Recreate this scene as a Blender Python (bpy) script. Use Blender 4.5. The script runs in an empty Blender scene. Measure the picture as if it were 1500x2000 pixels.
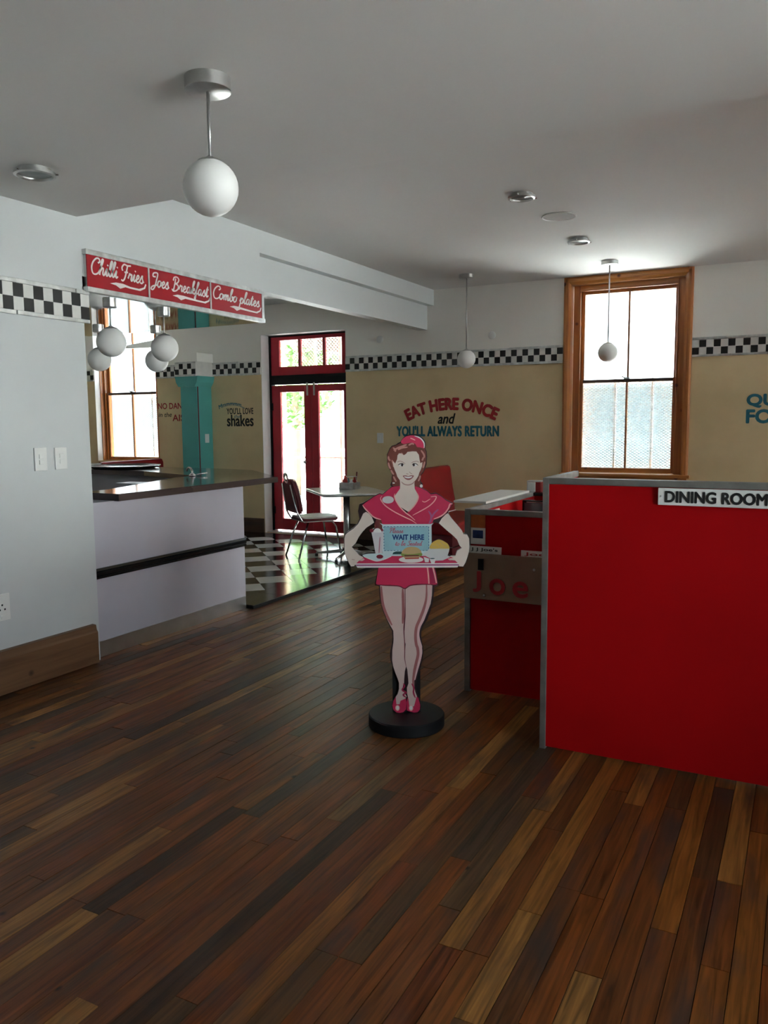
import bpy, bmesh, math, random
from mathutils import Vector, Matrix
random.seed(7)
D = bpy.data
C = bpy.context.scene.collection
sc = bpy.context.scene

# ---------------------------------------------------------------- camera
YAW, PITCH, ROLL = math.radians(27.634), math.radians(6.367), math.radians(0.466)
fw = Vector((-math.sin(YAW) * math.cos(PITCH), math.cos(YAW) * math.cos(PITCH), -math.sin(PITCH)))
rt0 = Vector((math.cos(YAW), math.sin(YAW), 0)); dn0 = fw.cross(rt0)
rt = rt0 * math.cos(ROLL) + dn0 * math.sin(ROLL); dn = -rt0 * math.sin(ROLL) + dn0 * math.cos(ROLL)
cam = D.objects.new('camera', D.cameras.new('camera')); C.objects.link(cam)
cam.matrix_world = Matrix(((rt.x, -dn.x, -fw.x, 0), (rt.y, -dn.y, -fw.y, 0), (rt.z, -dn.z, -fw.z, 1.5), (0, 0, 0, 1)))
cam.data.sensor_fit = 'VERTICAL'; cam.data.sensor_height = 36; cam.data.lens = 1570 / 2000 * 36
cam.data.clip_start = 0.05; cam.data.clip_end = 200
sc.camera = cam

# ---------------------------------------------------------------- sky, sun, exposure
SKY = 3.0
w = D.worlds.new('sky'); sc.world = w; w.use_nodes = True
bg = w.node_tree.nodes['Background']; bg.inputs[0].default_value = (0.82, 0.93, 1.0, 1); bg.inputs[1].default_value = SKY
sun = D.objects.new('sun', D.lights.new('sun', 'SUN')); C.objects.link(sun)
sun.data.energy = 66; sun.data.angle = 0.01; sun.data.color = (0.98, 1.0, 0.99)
sun.rotation_euler = Vector((0.36, 0.05, -1.0)).to_track_quat('-Z', 'Y').to_euler()
sc.view_settings.view_transform = 'Standard'; sc.view_settings.look = 'None'
sc.view_settings.exposure = 1.3; sc.view_settings.gamma = 1.0; sc.view_settings.use_curve_mapping = False
sc.cycles.use_denoising = True
sc.cycles.max_bounces = 12; sc.cycles.diffuse_bounces = 8; sc.cycles.glossy_bounces = 5; sc.cycles.transparent_max_bounces = 16
sc.cycles.sample_clamp_indirect = 12

def portal(name, loc, size, direction):
    l = D.lights.new(name, 'AREA'); l.shape = 'RECTANGLE'; l.size, l.size_y = size
    l.cycles.is_portal = True
    o = D.objects.new(name, l); C.objects.link(o); o.location = loc
    o.rotation_euler = Vector(direction).to_track_quat('-Z', 'Y').to_euler()

# ---------------------------------------------------------------- materials
M = {}
def mat(name, col, rough=0.5, metal=0.0, noise=0.0, scale=6.0, bump=0.0, bscale=60.0, spec=0.5, coat=0.0, aniso=None):
    m = D.materials.new(name); m.use_nodes = True; M[name] = m
    nt = m.node_tree; b = nt.nodes['Principled BSDF']
    b.inputs['Base Color'].default_value = (*col, 1); b.inputs['Roughness'].default_value = rough
    b.inputs['Metallic'].default_value = metal; b.inputs['Specular IOR Level'].default_value = spec
    b.inputs['Coat Weight'].default_value = coat
    if noise or bump:
        g = nt.nodes.new('ShaderNodeNewGeometry')
        mp = nt.nodes.new('ShaderNodeMapping'); nt.links.new(g.outputs['Position'], mp.inputs[0])
        if aniso: mp.inputs['Scale'].default_value = aniso
    if noise:
        n = nt.nodes.new('ShaderNodeTexNoise'); n.inputs['Scale'].default_value = scale; n.inputs['Detail'].default_value = 6
        nt.links.new(mp.outputs[0], n.inputs['Vector'])
        r = nt.nodes.new('ShaderNodeMapRange'); r.inputs[1].default_value = 0.3; r.inputs[2].default_value = 0.7
        r.inputs[3].default_value = 1 - noise; r.inputs[4].default_value = 1 + noise
        nt.links.new(n.outputs['Fac'], r.inputs[0])
        x = nt.nodes.new('ShaderNodeVectorMath'); x.operation = 'SCALE'; x.inputs[0].default_value = col
        nt.links.new(r.outputs[0], x.inputs['Scale']); nt.links.new(x.outputs[0], b.inputs['Base Color'])
    if bump:
        n2 = nt.nodes.new('ShaderNodeTexNoise'); n2.inputs['Scale'].default_value = bscale; n2.inputs['Detail'].default_value = 4
        nt.links.new(mp.outputs[0], n2.inputs['Vector'])
        bp = nt.nodes.new('ShaderNodeBump'); bp.inputs['Strength'].default_value = bump; bp.inputs['Distance'].default_value = 0.01
        nt.links.new(n2.outputs['Fac'], bp.inputs['Height']); nt.links.new(bp.outputs[0], b.inputs['Normal'])
    return m

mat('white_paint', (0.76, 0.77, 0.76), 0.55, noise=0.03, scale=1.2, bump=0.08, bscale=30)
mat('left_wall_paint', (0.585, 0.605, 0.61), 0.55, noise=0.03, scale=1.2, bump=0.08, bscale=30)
mat('ceiling_paint', (0.70, 0.70, 0.68), 0.8, noise=0.02, scale=1.0, bump=0.05, bscale=40)
mat('steel', (0.62, 0.62, 0.62), 0.32, 1.0, noise=0.08, scale=9)
mat('mirror_steel', (0.72, 0.73, 0.74), 0.05, 1.0, noise=0.04, scale=3)
mat('chrome', (0.78, 0.78, 0.79), 0.12, 1.0)
mat('brushed', (0.55, 0.55, 0.54), 0.35, 1.0, noise=0.1, scale=20)
mat('aluminium', (0.62, 0.63, 0.62), 0.4, 0.9, noise=0.25, scale=14)
mat('dull_metal', (0.30, 0.29, 0.28), 0.5, 0.8, noise=0.2, scale=12)
mat('globe', (0.86, 0.86, 0.84), 0.35, spec=0.4)
mat('laminate', (0.50, 0.475, 0.54), 0.4, noise=0.03, scale=3)
mat('black_rubber', (0.008, 0.008, 0.009), 0.55, spec=0.25)
mat('soot', (0.006, 0.006, 0.006), 0.95, spec=0.05)
mat('black_gloss', (0.01, 0.01, 0.01), 0.2)
mat('black_tile', (0.010, 0.011, 0.011), 0.13, noise=0.2, scale=5)
mat('white_tile', (0.62, 0.63, 0.62), 0.16, noise=0.08, scale=5)
mat('grout', (0.015, 0.015, 0.015), 0.95, spec=0.1)
mat('check_black', (0.012, 0.012, 0.012), 0.35)
mat('check_white', (0.72, 0.71, 0.68), 0.4, noise=0.06, scale=10)
mat('red_panel', (0.40, 0.0022, 0.004), 0.5, noise=0.06, scale=2.0, spec=0.15)
mat('red_door', (0.44, 0.012, 0.025), 0.4, noise=0.08, scale=4)
mat('red_vinyl', (0.27, 0.006, 0.010), 0.4, noise=0.06, scale=6)
mat('maroon_vinyl', (0.15, 0.014, 0.020), 0.5, noise=0.08, scale=10)
mat('teal_paint', (0.10, 0.42, 0.40), 0.5, noise=0.05, scale=3)
mat('plastic_white', (0.78, 0.78, 0.76), 0.35)
mat('paper', (0.74, 0.72, 0.68), 0.8)
mat('sign_red', (0.36, 0.008, 0.016), 0.3)
mat('letter_white', (0.80, 0.76, 0.74), 0.5)
mat('letter_red', (0.40, 0.02, 0.025), 0.6, noise=0.1, scale=30)
mat('letter_teal', (0.02, 0.17, 0.24), 0.6, noise=0.1, scale=30)
mat('letter_black', (0.012, 0.012, 0.012), 0.6)
mat('ink_blue', (0.02, 0.10, 0.30), 0.5)
mat('countertop', (0.15, 0.115, 0.125), 0.12, 0.7, noise=0.08, scale=3)
mat('table_top', (0.72, 0.70, 0.66), 0.2)
mat('dark_glass', (0.05, 0.07, 0.08), 0.1)
mat('frost', (0.30, 0.34, 0.35), 0.3)
mat('speaker_grille', (0.40, 0.39, 0.37), 0.7)
mat('concrete', (0.64, 0.64, 0.63), 0.9, noise=0.1, scale=2)
mat('blue_wall', (0.04, 0.062, 0.072), 0.9, noise=0.08, scale=1.5)
mat('foliage', (0.10, 0.22, 0.05), 0.7, noise=0.4, scale=8)
mat('damper_grey', (0.14, 0.135, 0.13), 0.9, noise=0.15, scale=3)
mat('bark', (0.12, 0.08, 0.05), 0.9, noise=0.2, scale=8)
mat('grille_metal', (0.55, 0.57, 0.58), 0.6)
mat('cardboard', (0.26, 0.17, 0.11), 0.7, noise=0.15, scale=7)
mat('orange_print', (0.45, 0.10, 0.015), 0.6, noise=0.15, scale=40)
mat('ketchup', (0.45, 0.02, 0.015), 0.3)
mat('screen_blue', (0.015, 0.04, 0.16), 0.3, noise=0.4, scale=30)

# paint that is white above the checker strip and cream below it
def two_tone(name, zsplit):
    m = mat(name, (0.78, 0.76, 0.72), 0.6, bump=0.08, bscale=25)
    nt = m.node_tree; b = nt.nodes['Principled BSDF']
    g = nt.nodes.new('ShaderNodeNewGeometry'); s = nt.nodes.new('ShaderNodeSeparateXYZ'); nt.links.new(g.outputs['Position'], s.inputs[0])
    c = nt.nodes.new('ShaderNodeMath'); c.operation = 'GREATER_THAN'; c.inputs[1].default_value = zsplit; nt.links.new(s.outputs['Z'], c.inputs[0])
    n = nt.nodes.new('ShaderNodeTexNoise'); n.inputs['Scale'].default_value = 1.6; n.inputs['Detail'].default_value = 8; nt.links.new(g.outputs['Position'], n.inputs['Vector'])
    r = nt.nodes.new('ShaderNodeValToRGB')
    r.color_ramp.elements[0].position = 0.3; r.color_ramp.elements[0].color = (0.64, 0.50, 0.28, 1)
    r.color_ramp.elements[1].position = 0.55; r.color_ramp.elements[1].color = (0.74, 0.59, 0.345, 1)
    nt.links.new(n.outputs['Fac'], r.inputs[0])
    mx = nt.nodes.new('ShaderNodeMix'); mx.data_type = 'RGBA'; nt.links.new(c.outputs[0], mx.inputs['Factor'])
    nt.links.new(r.outputs[0], mx.inputs[6]); mx.inputs[7].default_value = (0.87, 0.86, 0.81, 1)
    nt.links.new(mx.outputs[2], b.inputs['Base Color'])
two_tone('cream_wall', 2.24)

def wood(name, c0, c1, rough, axis, coat=0.0, knots=True, sc_long=1.2):
    m = mat(name, c0, rough, coat=coat); nt = m.node_tree; b = nt.nodes['Principled BSDF']
    g = nt.nodes.new('ShaderNodeTexCoord'); mp = nt.nodes.new('ShaderNodeMapping'); nt.links.new(g.outputs['Object'], mp.inputs[0])
    s = [26, 26, 26]; s['xyz'.index(axis)] = sc_long; mp.inputs['Scale'].default_value = s
    n = nt.nodes.new('ShaderNodeTexNoise'); n.inputs['Scale'].default_value = 1.0; n.inputs['Detail'].default_value = 8; n.inputs['Distortion'].default_value = 0.6
    nt.links.new(mp.outputs[0], n.inputs['Vector'])
    r = nt.nodes.new('ShaderNodeValToRGB'); r.color_ramp.elements[0].position = 0.3; r.color_ramp.elements[1].position = 0.72
    r.color_ramp.elements[0].color = (*c0, 1); r.color_ramp.elements[1].color = (*c1, 1); nt.links.new(n.outputs['Fac'], r.inputs[0])
    out = r.outputs[0]
    if knots:
        v = nt.nodes.new('ShaderNodeTexVoronoi'); v.inputs['Scale'].default_value = 4.2; nt.links.new(g.outputs['Object'], v.inputs['Vector'])
        k = nt.nodes.new('ShaderNodeMapRange'); k.inputs[1].default_value = 0.05; k.inputs[2].default_value = 0.11; nt.links.new(v.outputs['Distance'], k.inputs[0])
        mx = nt.nodes.new('ShaderNodeMix'); mx.data_type = 'RGBA'; nt.links.new(k.outputs[0], mx.inputs['Factor'])
        mx.inputs[6].default_value = (c0[0] * .3, c0[1] * .22, c0[2] * .2, 1); nt.links.new(out, mx.inputs[7]); out = mx.outputs[2]
    nt.links.new(out, b.inputs['Base Color'])
    bp = nt.nodes.new('ShaderNodeBump'); bp.inputs['Strength'].default_value = 0.15; bp.inputs['Distance'].default_value = 0.004
    nt.links.new(n.outputs['Fac'], bp.inputs['Height']); nt.links.new(bp.outputs[0], b.inputs['Normal'])
    return m
wood('pine_z', (0.30, 0.085, 0.014), (0.56, 0.21, 0.045), 0.38, 'z', 0.3)
wood('pine_x', (0.34, 0.11, 0.018), (0.62, 0.26, 0.06), 0.38, 'x', 0.3)
wood('skirting', (0.115, 0.050, 0.020), (0.20, 0.098, 0.042), 0.5, 'y')
wood('skirting_dark', (0.05, 0.022, 0.012), (0.09, 0.04, 0.02), 0.5, 'x', knots=False)

def plank_mat():
    m = mat('plank', (0.2, 0.1, 0.05), 0.36, spec=0.22); nt = m.node_tree; b = nt.nodes['Principled BSDF']; N = nt.nodes.new; L = nt.links.new
    oi = N('ShaderNodeObjectInfo'); at = N('ShaderNodeAttribute'); at.attribute_name = 'rnd'
    ad = N('ShaderNodeMath'); ad.operation = 'ADD'; L(oi.outputs['Random'], ad.inputs[0]); L(at.outputs['Fac'], ad.inputs[1])
    fr = N('ShaderNodeMath'); fr.operation = 'FRACT'; L(ad.outputs[0], fr.inputs[0])
    r = N('ShaderNodeValToRGB'); cr = r.color_ramp; cr.interpolation = 'LINEAR'
    pts = [(0, (0.038, 0.014, 0.005)), (0.1, (0.080, 0.037, 0.013)), (0.25, (0.118, 0.037, 0.009)), (0.45, (0.160, 0.046, 0.009)), (0.6, (0.125, 0.029, 0.006)),
           (0.75, (0.195, 0.070, 0.013)), (0.88, (0.26, 0.118, 0.030)), (1, (0.050, 0.029, 0.017))]
    cr.elements[0].position = pts[0][0]; cr.elements[0].color = (*pts[0][1], 1); cr.elements[1].position = 1; cr.elements[1].color = (*pts[-1][1], 1)
    for p, c in pts[1:-1]:
        e = cr.elements.new(p); e.color = (*c, 1)
    L(fr.outputs[0], r.inputs[0])
    g = N('ShaderNodeNewGeometry'); of = N('ShaderNodeVectorMath'); of.operation = 'SCALE'; of.inputs[0].default_value = (3.1, 17.3, 5.0); L(fr.outputs[0], of.inputs['Scale'])
    av = N('ShaderNodeVectorMath'); L(g.outputs['Position'], av.inputs[0]); L(of.outputs[0], av.inputs[1])
    mp = N('ShaderNodeMapping'); mp.inputs['Scale'].default_value = (55, 2.6, 20); L(av.outputs[0], mp.inputs[0])
    n = N('ShaderNodeTexNoise'); n.inputs['Scale'].default_value = 1; n.inputs['Detail'].default_value = 7; n.inputs['Distortion'].default_value = 1.0; L(mp.outputs[0], n.inputs['Vector'])
    k = N('ShaderNodeMapRange'); k.inputs[1].default_value = 0.28; k.inputs[2].default_value = 0.72; k.inputs[3].default_value = 0.40; k.inputs[4].default_value = 1.50; L(n.outputs['Fac'], k.inputs[0])
    x = N('ShaderNodeVectorMath'); x.operation = 'SCALE'; L(r.outputs[0], x.inputs[0]); L(k.outputs[0], x.inputs['Scale'])
    # worn grey-black stains with a shape of their own
    mp2 = N('ShaderNodeMapping'); mp2.inputs['Scale'].default_value = (4.5, 1.0, 1); L(av.outputs[0], mp2.inputs[0])
    n2 = N('ShaderNodeTexNoise'); n2.inputs['Scale'].default_value = 2.2; n2.inputs['Detail'].default_value = 7; L(mp2.outputs[0], n2.inputs['Vector'])
    k2 = N('ShaderNodeMapRange'); k2.inputs[1].default_value = 0.52; k2.inputs[2].default_value = 0.70; k2.inputs[4].default_value = 0.75; L(n2.outputs['Fac'], k2.inputs[0])
    mx = N('ShaderNodeMix'); mx.data_type = 'RGBA'; L(k2.outputs[0], mx.inputs['Factor']); L(x.outputs[0], mx.inputs[6]); mx.inputs[7].default_value = (0.040, 0.030, 0.024, 1)
    v = N('ShaderNodeTexVoronoi'); v.inputs['Scale'].default_value = 3.3; L(av.outputs[0], v.inputs['Vector'])
    kv = N('ShaderNodeMapRange'); kv.inputs[1].default_value = 0.03; kv.inputs[2].default_value = 0.06; L(v.outputs['Distance'], kv.inputs[0])
    mk = N('ShaderNodeMix'); mk.data_type = 'RGBA'; L(kv.outputs[0], mk.inputs['Factor']); mk.inputs[6].default_value = (0.012, 0.006, 0.004, 1); L(mx.outputs[2], mk.inputs[7])
    L(mk.outputs[2], b.inputs['Base Color'])
    kr = N('ShaderNodeMapRange'); kr.inputs[3].default_value = 0.33; kr.inputs[4].default_value = 0.52; L(n2.outputs['Fac'], kr.inputs[0]); L(kr.outputs[0], b.inputs['Roughness'])
    bp = N('ShaderNodeBump'); bp.inputs['Strength'].default_value = 0.25; bp.inputs['Distance'].default_value = 0.003; L(n.outputs['Fac'], bp.inputs['Height']); L(bp.outputs[0], b.inputs['Normal'])
plank_mat()

def glass_mat():
    m = D.materials.new('pane_glass'); m.use_nodes = True; M['pane_glass'] = m; nt = m.node_tree
    for n in list(nt.nodes):
        if n.type == 'BSDF_PRINCIPLED': nt.nodes.remove(n)
    t = nt.nodes.new('ShaderNodeBsdfTransparent'); t.inputs[0].default_value = (0.96, 0.98, 0.98, 1)
    g = nt.nodes.new('ShaderNodeBsdfGlossy'); g.inputs['Roughness'].default_value = 0.02
    f = nt.nodes.new('ShaderNodeFresnel'); f.inputs[0].default_value = 1.35
    x = nt.nodes.new('ShaderNodeMixShader'); nt.links.new(f.outputs[0], x.inputs[0]); nt.links.new(t.outputs[0], x.inputs[1]); nt.links.new(g.outputs[0], x.inputs[2])
    nt.links.new(x.outputs[0], nt.nodes['Material Output'].inputs[0])
glass_mat()

# ---------------------------------------------------------------- building helpers
ORG = {}
LOCAL = set()      # turned things whose parts are built in their own frame
def props(o, label=None, cat=None, group=None, kind=None):
    if label: o['label'] = label
    if cat: o['category'] = cat
    if group: o['group'] = group
    if kind: o['kind'] = kind
    return o
def empty(name, loc=(0, 0, 0), rz=0.0, parent=None, **k):
    o = D.objects.new(name, None); o.empty_display_size = 0.1; C.objects.link(o); o.location = loc; o.rotation_euler = (0, 0, rz)
    ORG[o] = Vector(loc); return props(o, **k)
def link_mesh(name, me, m, parent=None, smooth=False, **k):
    """a mesh in world coordinates; under a parent it is moved into the parent's frame (parents that are turned take local meshes)"""
    if m: me.materials.append(M[m])
    o = D.objects.new(name, me); C.objects.link(o)
    if parent is not None:
        o.parent = parent; org = ORG.get(parent, Vector())
        if org.length > 0 and parent not in LOCAL: me.transform(Matrix.Translation(-org))
        ORG[o] = org
        if parent in LOCAL: LOCAL.add(o)
    else: ORG[o] = Vector()
    if smooth:
        for p in me.polygons: p.use_smooth = True
    return props(o, **k)
class B:
    def __init__(s): s.bm = bmesh.new()
    def box(s, x0, x1, y0, y1, z0, z1, bev=0.0):
        r = bmesh.ops.create_cube(s.bm, size=1.0)
        bmesh.ops.scale(s.bm, vec=(abs(x1 - x0), abs(y1 - y0), abs(z1 - z0)), verts=r['verts'])
        bmesh.ops.translate(s.bm, vec=((x0 + x1) / 2, (y0 + y1) / 2, (z0 + z1) / 2), verts=r['verts'])
        if bev: bmesh.ops.bevel(s.bm, geom=list({e for v in r['verts'] for e in v.link_edges}), offset=bev, segments=2, affect='EDGES', profile=0.6)
        return s
    def prism(s, pts, axis, a0, a1):
        """polygon in the two other axes, extruded along axis"""
        def P(p, a):
            return {'x': (a, p[0], p[1]), 'y': (p[0], a, p[1]), 'z': (p[0], p[1], a)}[axis]
        v0 = [s.bm.verts.new(P(p, a0)) for p in pts]; v1 = [s.bm.verts.new(P(p, a1)) for p in pts]
        n = len(pts); s.bm.faces.new(v0); s.bm.faces.new(v1)
        for i in range(n): s.bm.faces.new((v0[i], v0[(i + 1) % n], v1[(i + 1) % n], v1[i]))
        return s
    def tube(s, pts, r, n=10, closed=False):
        pts = [Vector(p) for p in pts]; rings = []; N = len(pts)
        for i, p in enumerate(pts):
            a = pts[i - 1] if (i or closed) else p; b = pts[(i + 1) % N] if (i < N - 1 or closed) else p
            t = (b - a).normalized(); up = Vector((0, 0, 1)) if abs(t.z) < 0.9 else Vector((1, 0, 0))
            u = t.cross(up).normalized(); v = t.cross(u); rr = r[i] if isinstance(r, (list, tuple)) else r
            rings.append([s.bm.verts.new(p + rr * (math.cos(q) * u + math.sin(q) * v)) for q in [2 * math.pi * k / n for k in range(n)]])
        for i in range(N if closed else N - 1):
            a, b = rings[i], rings[(i + 1) % N]
            best = 0
            if closed and i == N - 1:
                best = min(range(n), key=lambda q: (a[0].co - b[q].co).length)
            for k in range(n): s.bm.faces.new((a[k], a[(k + 1) % n], b[(k + 1 + best) % n], b[(k + best) % n]))
        if not closed: s.bm.faces.new(rings[0]); s.bm.faces.new(rings[-1])
        return s
    def lathe(s, prof, c=(0, 0, 0), n=32):
        c = Vector(c); rings = []
        for r, z in prof:
            if r < 1e-5: rings.append([s.bm.verts.new(c + Vector((0, 0, z)))])
            else: rings.append([s.bm.verts.new(c + Vector((r * math.cos(2 * math.pi * k / n), r * math.sin(2 * math.pi * k / n), z))) for k in range(n)])
        for a, b in zip(rings, rings[1:]):
            for k in range(n):
                k2 = (k + 1) % n
                if len(a) == 1 and len(b) == 1: continue
                if len(a) == 1: s.bm.faces.new((a[0], b[k], b[k2]))
                elif len(b) == 1: s.bm.faces.new((a[k], a[k2], b[0]))
                else: s.bm.faces.new((a[k], a[k2], b[k2], b[k]))
        return s
    def sphere(s, c, r, n=32):
        return s.lathe([(r * math.sin(math.pi * k / 16), -r * math.cos(math.pi * k / 16)) for k in range(17)], c, n)
    def done(s, name, m, parent=None, smooth=False, **k):
        bmesh.ops.recalc_face_normals(s.bm, faces=s.bm.faces)
        me = D.meshes.new(name); s.bm.to_mesh(me); s.bm.free()
        return link_mesh(name, me, m, parent, smooth, **k)
def smooth_angle(o, deg=40):
    me = o.data
    for p in me.polygons: p.use_smooth = True
    bm = bmesh.new(); bm.from_mesh(me)
    for e in bm.edges:
        if len(e.link_faces) == 2 and e.calc_face_angle(0) > math.radians(deg): e.smooth = False
    bm.to_mesh(me); bm.free(); return o
def copy_tree(o, parent=None):
    c = o.copy(); C.objects.link(c); c.parent = parent; ORG[c] = ORG.get(o, Vector())
    for ch in list(o.children): copy_tree(ch, c)
    return c
def plane_matrix(org, u, v):
    u = Vector(u); v = Vector(v); n = u.cross(v)
    m = Matrix((u, v, n)).transposed().to_4x4(); m.translation = Vector(org); return m
def curve_mesh(cu):
    o = D.objects.new('tmp', cu); C.objects.link(o)
    dg = bpy.context.evaluated_depsgraph_get(); dg.update()
    me = D.meshes.new_from_object(o.evaluated_get(dg)); D.objects.remove(o); D.curves.remove(cu)
    return me
def flat_mesh(polys, depth=0.0006):
    cu = D.curves.new('flat', 'CURVE'); cu.dimensions = '2D'; cu.fill_mode = 'BOTH'; cu.extrude = depth / 2
    for p in polys:
        s = cu.splines.new('POLY'); s.points.add(len(p) - 1); s.use_cyclic_u = True
        for q, pt in zip(p, s.points): pt.co = (q[0], q[1], 0, 1)
    return curve_mesh(cu)
def text_mesh(txt, width, height, bold=0.02, shear=0.0, depth=0.0, spacing=1.0, arch=0.0):
    """lettering fitted to width x height; bold thickens the strokes by that share of the letter height"""
    cu = D.curves.new('txt', 'FONT'); cu.body = txt; cu.shear = shear; cu.space_character = spacing; cu.size = 1; cu.resolution_u = 4
    me = curve_mesh(cu); bm = bmesh.new(); bm.from_mesh(me)
    bmesh.ops.remove_doubles(bm, verts=bm.verts, dist=1e-5)
    xs = [v.co.x for v in bm.verts]; ys = [v.co.y for v in bm.verts]; x0, x1, y0, y1 = min(xs), max(xs), min(ys), max(ys)
    d = bold * height
    for v in bm.verts:
        v.co.x = (v.co.x - x0) / (x1 - x0) * (width - 2 * d) - width / 2 + d; v.co.y = (v.co.y - y0) / (y1 - y0) * (height - 2 * d) + d; v.co.z = 0
    if d:
        base = bm.faces[:]
        for k in range(8):
            r = bmesh.ops.duplicate(bm, geom=base); a = k * math.pi / 4
            bmesh.ops.translate(bm, vec=(d * math.cos(a), d * math.sin(a), .00008 * (k + 1)), verts=[g for g in r['geom'] if isinstance(g, bmesh.types.BMVert)])
    if arch:
        for v in bm.verts:
            a = v.co.x / arch; r = arch + v.co.y; v.co.x = r * math.sin(a); v.co.y = r * math.cos(a) - arch
    if depth:
        r = bmesh.ops.extrude_face_region(bm, geom=bm.faces[:])
        bmesh.ops.translate(bm, vec=(0, 0, depth), verts=[g for g in r['geom'] if isinstance(g, bmesh.types.BMVert)])
        bmesh.ops.recalc_face_normals(bm, faces=bm.faces)
    bm.to_mesh(me); bm.free(); return me
def catmull(pts, n=6, closed=False):
    P = [Vector((*p[:2], 0)) for p in pts]; out = []; N = len(P)
    for i in range(N if closed else N - 1):
        a = P[i - 1] if (i or closed) else P[0]; b = P[i]; c = P[(i + 1) % N]; d = P[(i + 2) % N] if (i + 2 < N or closed) else P[-1]
        for k in range(n):
            t = k / n
            out.append(0.5 * ((2 * b) + (c - a) * t + (2 * a - 5 * b + 4 * c - d) * t * t + (3 * b - a - 3 * c + d) * t ** 3))
    if not closed: out.append(P[-1])
    return out
def ribbon(bm, pts, wid, z=0.0, taper=True, n=6, pieces=None):
    P = catmull(pts, n) if len(pts) > 2 else [Vector((*p[:2], 0)) for p in pts]
    L = []; N = len(P)
    for i, p in enumerate(P):
        t = (P[min(i + 1, N - 1)] - P[max(i - 1, 0)])
        if t.length < 1e-9: t = Vector((1, 0, 0))
        t.normalize(); nn = Vector((-t.y, t.x, 0)); h = wid / 2
        if taper and N > 2: h *= min(1, 0.45 + 3.0 * min(i, N - 1 - i) / N)
        L.append((bm.verts.new((p.x + nn.x * h, p.y + nn.y * h, z)), bm.verts.new((p.x - nn.x * h, p.y - nn.y * h, z))))
    for a, b in zip(L, L[1:]): bm.faces.new((a[0], a[1], b[1], b[0]))
GL = {
 'C': (1.2, [[(0.95, 1.5), (1.2, 1.75), (1.0, 2.1), (.6, 2.05), (.2, 1.5), (.1, .8), (.35, .12), (.8, 0), (1.3, .35)]]),
 'h': (.95, [[(0, .3), (.35, 1.3), (.5, 2.0), (.36, 2.1), (.25, 1.7), (.2, 0)], [(.2, .4), (.45, .95), (.65, .9), (.65, .3), (.8, .05), (1.0, .3)]]),
 'i': (.5, [[(0, .3), (.25, 1.0), (.22, .3), (.35, .05), (.55, .3)], [(.26, 1.4), (.36, 1.54)]]),
 'l': (.5, [[(0, .3), (.35, 1.3), (.47, 2.0), (.33, 2.1), (.2, 1.6), (.18, .4), (.32, .05), (.55, .3)]]),
 'F': (1.15, [[(.15, 1.2), (0, 1.65), (.3, 2.1), (.8, 2.0), (1.4, 2.08)], [(.85, 2.0), (.75, 1.0), (.6, .2), (.35, -.15), (.1, 0)], [(.45, 1.05), (1.05, 1.12)]]),
 'r': (.75, [[(0, .3), (.2, 1.0), (.3, .85), (.55, .9), (.5, .3), (.62, .05), (.8, .3)]]),
 'e': (.7, [[(0, .3), (.4, .55), (.5, .85), (.32, 1.0), (.15, .7), (.18, .2), (.4, 0), (.75, .3)]]),
 's': (.65, [[(0, .3), (.35, 1.05), (.4, .7), (.55, .3), (.4, 0), (.1, .1)], [(.5, .12), (.72, .3)]]),
 'J': (.95, [[(.55, 1.5), (.1, 1.5), (.1, 1.95), (.6, 2.12), (.85, 1.9), (.75, 1.0), (.6, 0), (.3, -.5), (0, -.4), (.2, 0), (.95, .3)]]),
 'o': (.75, [[(.55, .95), (.2, .9), (.08, .4), (.3, 0), (.6, .3), (.6, .8), (.45, .95), (.8, .75)]]),
 'B': (1.3, [[(.5, 1.9), (.45, 1.0), (.35, 0)], [(.1, 1.5), (.2, 2.0), (.7, 2.15), (1.1, 1.8), (.9, 1.25), (.5, 1.1), (1.05, .9), (1.15, .4), (.8, 0), (.3, -.1), (.05, .2)]]),
 'a': (.9, [[(.6, .9), (.25, .95), (.08, .45), (.25, .02), (.5, .3), (.62, .95), (.6, .3), (.72, .03), (.95, .3)]]),
 'k': (.8, [[(0, .3), (.35, 1.3), (.5, 2.0), (.36, 2.1), (.22, 1.6), (.2, 0)], [(.2, .4), (.5, .95), (.6, .7), (.3, .5), (.6, .05), (.85, .3)]]),
 'f': (.55, [[(0, .3), (.35, 1.2), (.55, 1.9), (.42, 2.1), (.28, 1.6), (.2, -.4), (.1, -.75), (0, -.5), (.2, 0), (.6, .3)]]),
 't': (.55, [[(0, .3), (.3, 1.7), (.22, .3), (.35, .03), (.6, .3)], [(.02, 1.2), (.55, 1.25)]]),
 'm': (1.1, [[(0, .3), (.15, .95), (.15, 0)], [(.15, .5), (.4, .95), (.5, .8), (.48, 0)], [(.48, .5), (.75, .95), (.85, .8), (.83, .2), (.95, .03), (1.15, .3)]]),
 'b': (.75, [[(0, .3), (.35, 1.3), (.47, 2.0), (.33, 2.1), (.2, 1.5), (.2, .2), (.4, 0), (.65, .35), (.5, .8), (.8, .75)]]),
 'p': (.75, [[(0, .3), (.2, 1.0), (.15, .2), (.05, -.8)], [(.15, .5), (.45, .95), (.65, .6), (.5, .05), (.2, .1)], [(.5, .05), (.8, .3)]]),
 'P': (1.1, [[(.5, 1.95), (.45, 1.0), (.3, 0)], [(.1, 1.5), (.2, 2.0), (.7, 2.15), (1.1, 1.8), (.9, 1.2), (.4, 1.0)]]),
 'S': (.9, [[(.95, 1.7), (.7, 2.1), (.35, 1.8), (.45, 1.3), (.8, .8), (.7, .2), (.3, 0), (0, .3)]]),
 'd': (.85, [[(.6, .9), (.25, .95), (.08, .45), (.25, .02), (.5, .3), (.75, 2.1), (.6, .3), (.72, .03), (.95, .3)]]),
}
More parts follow.
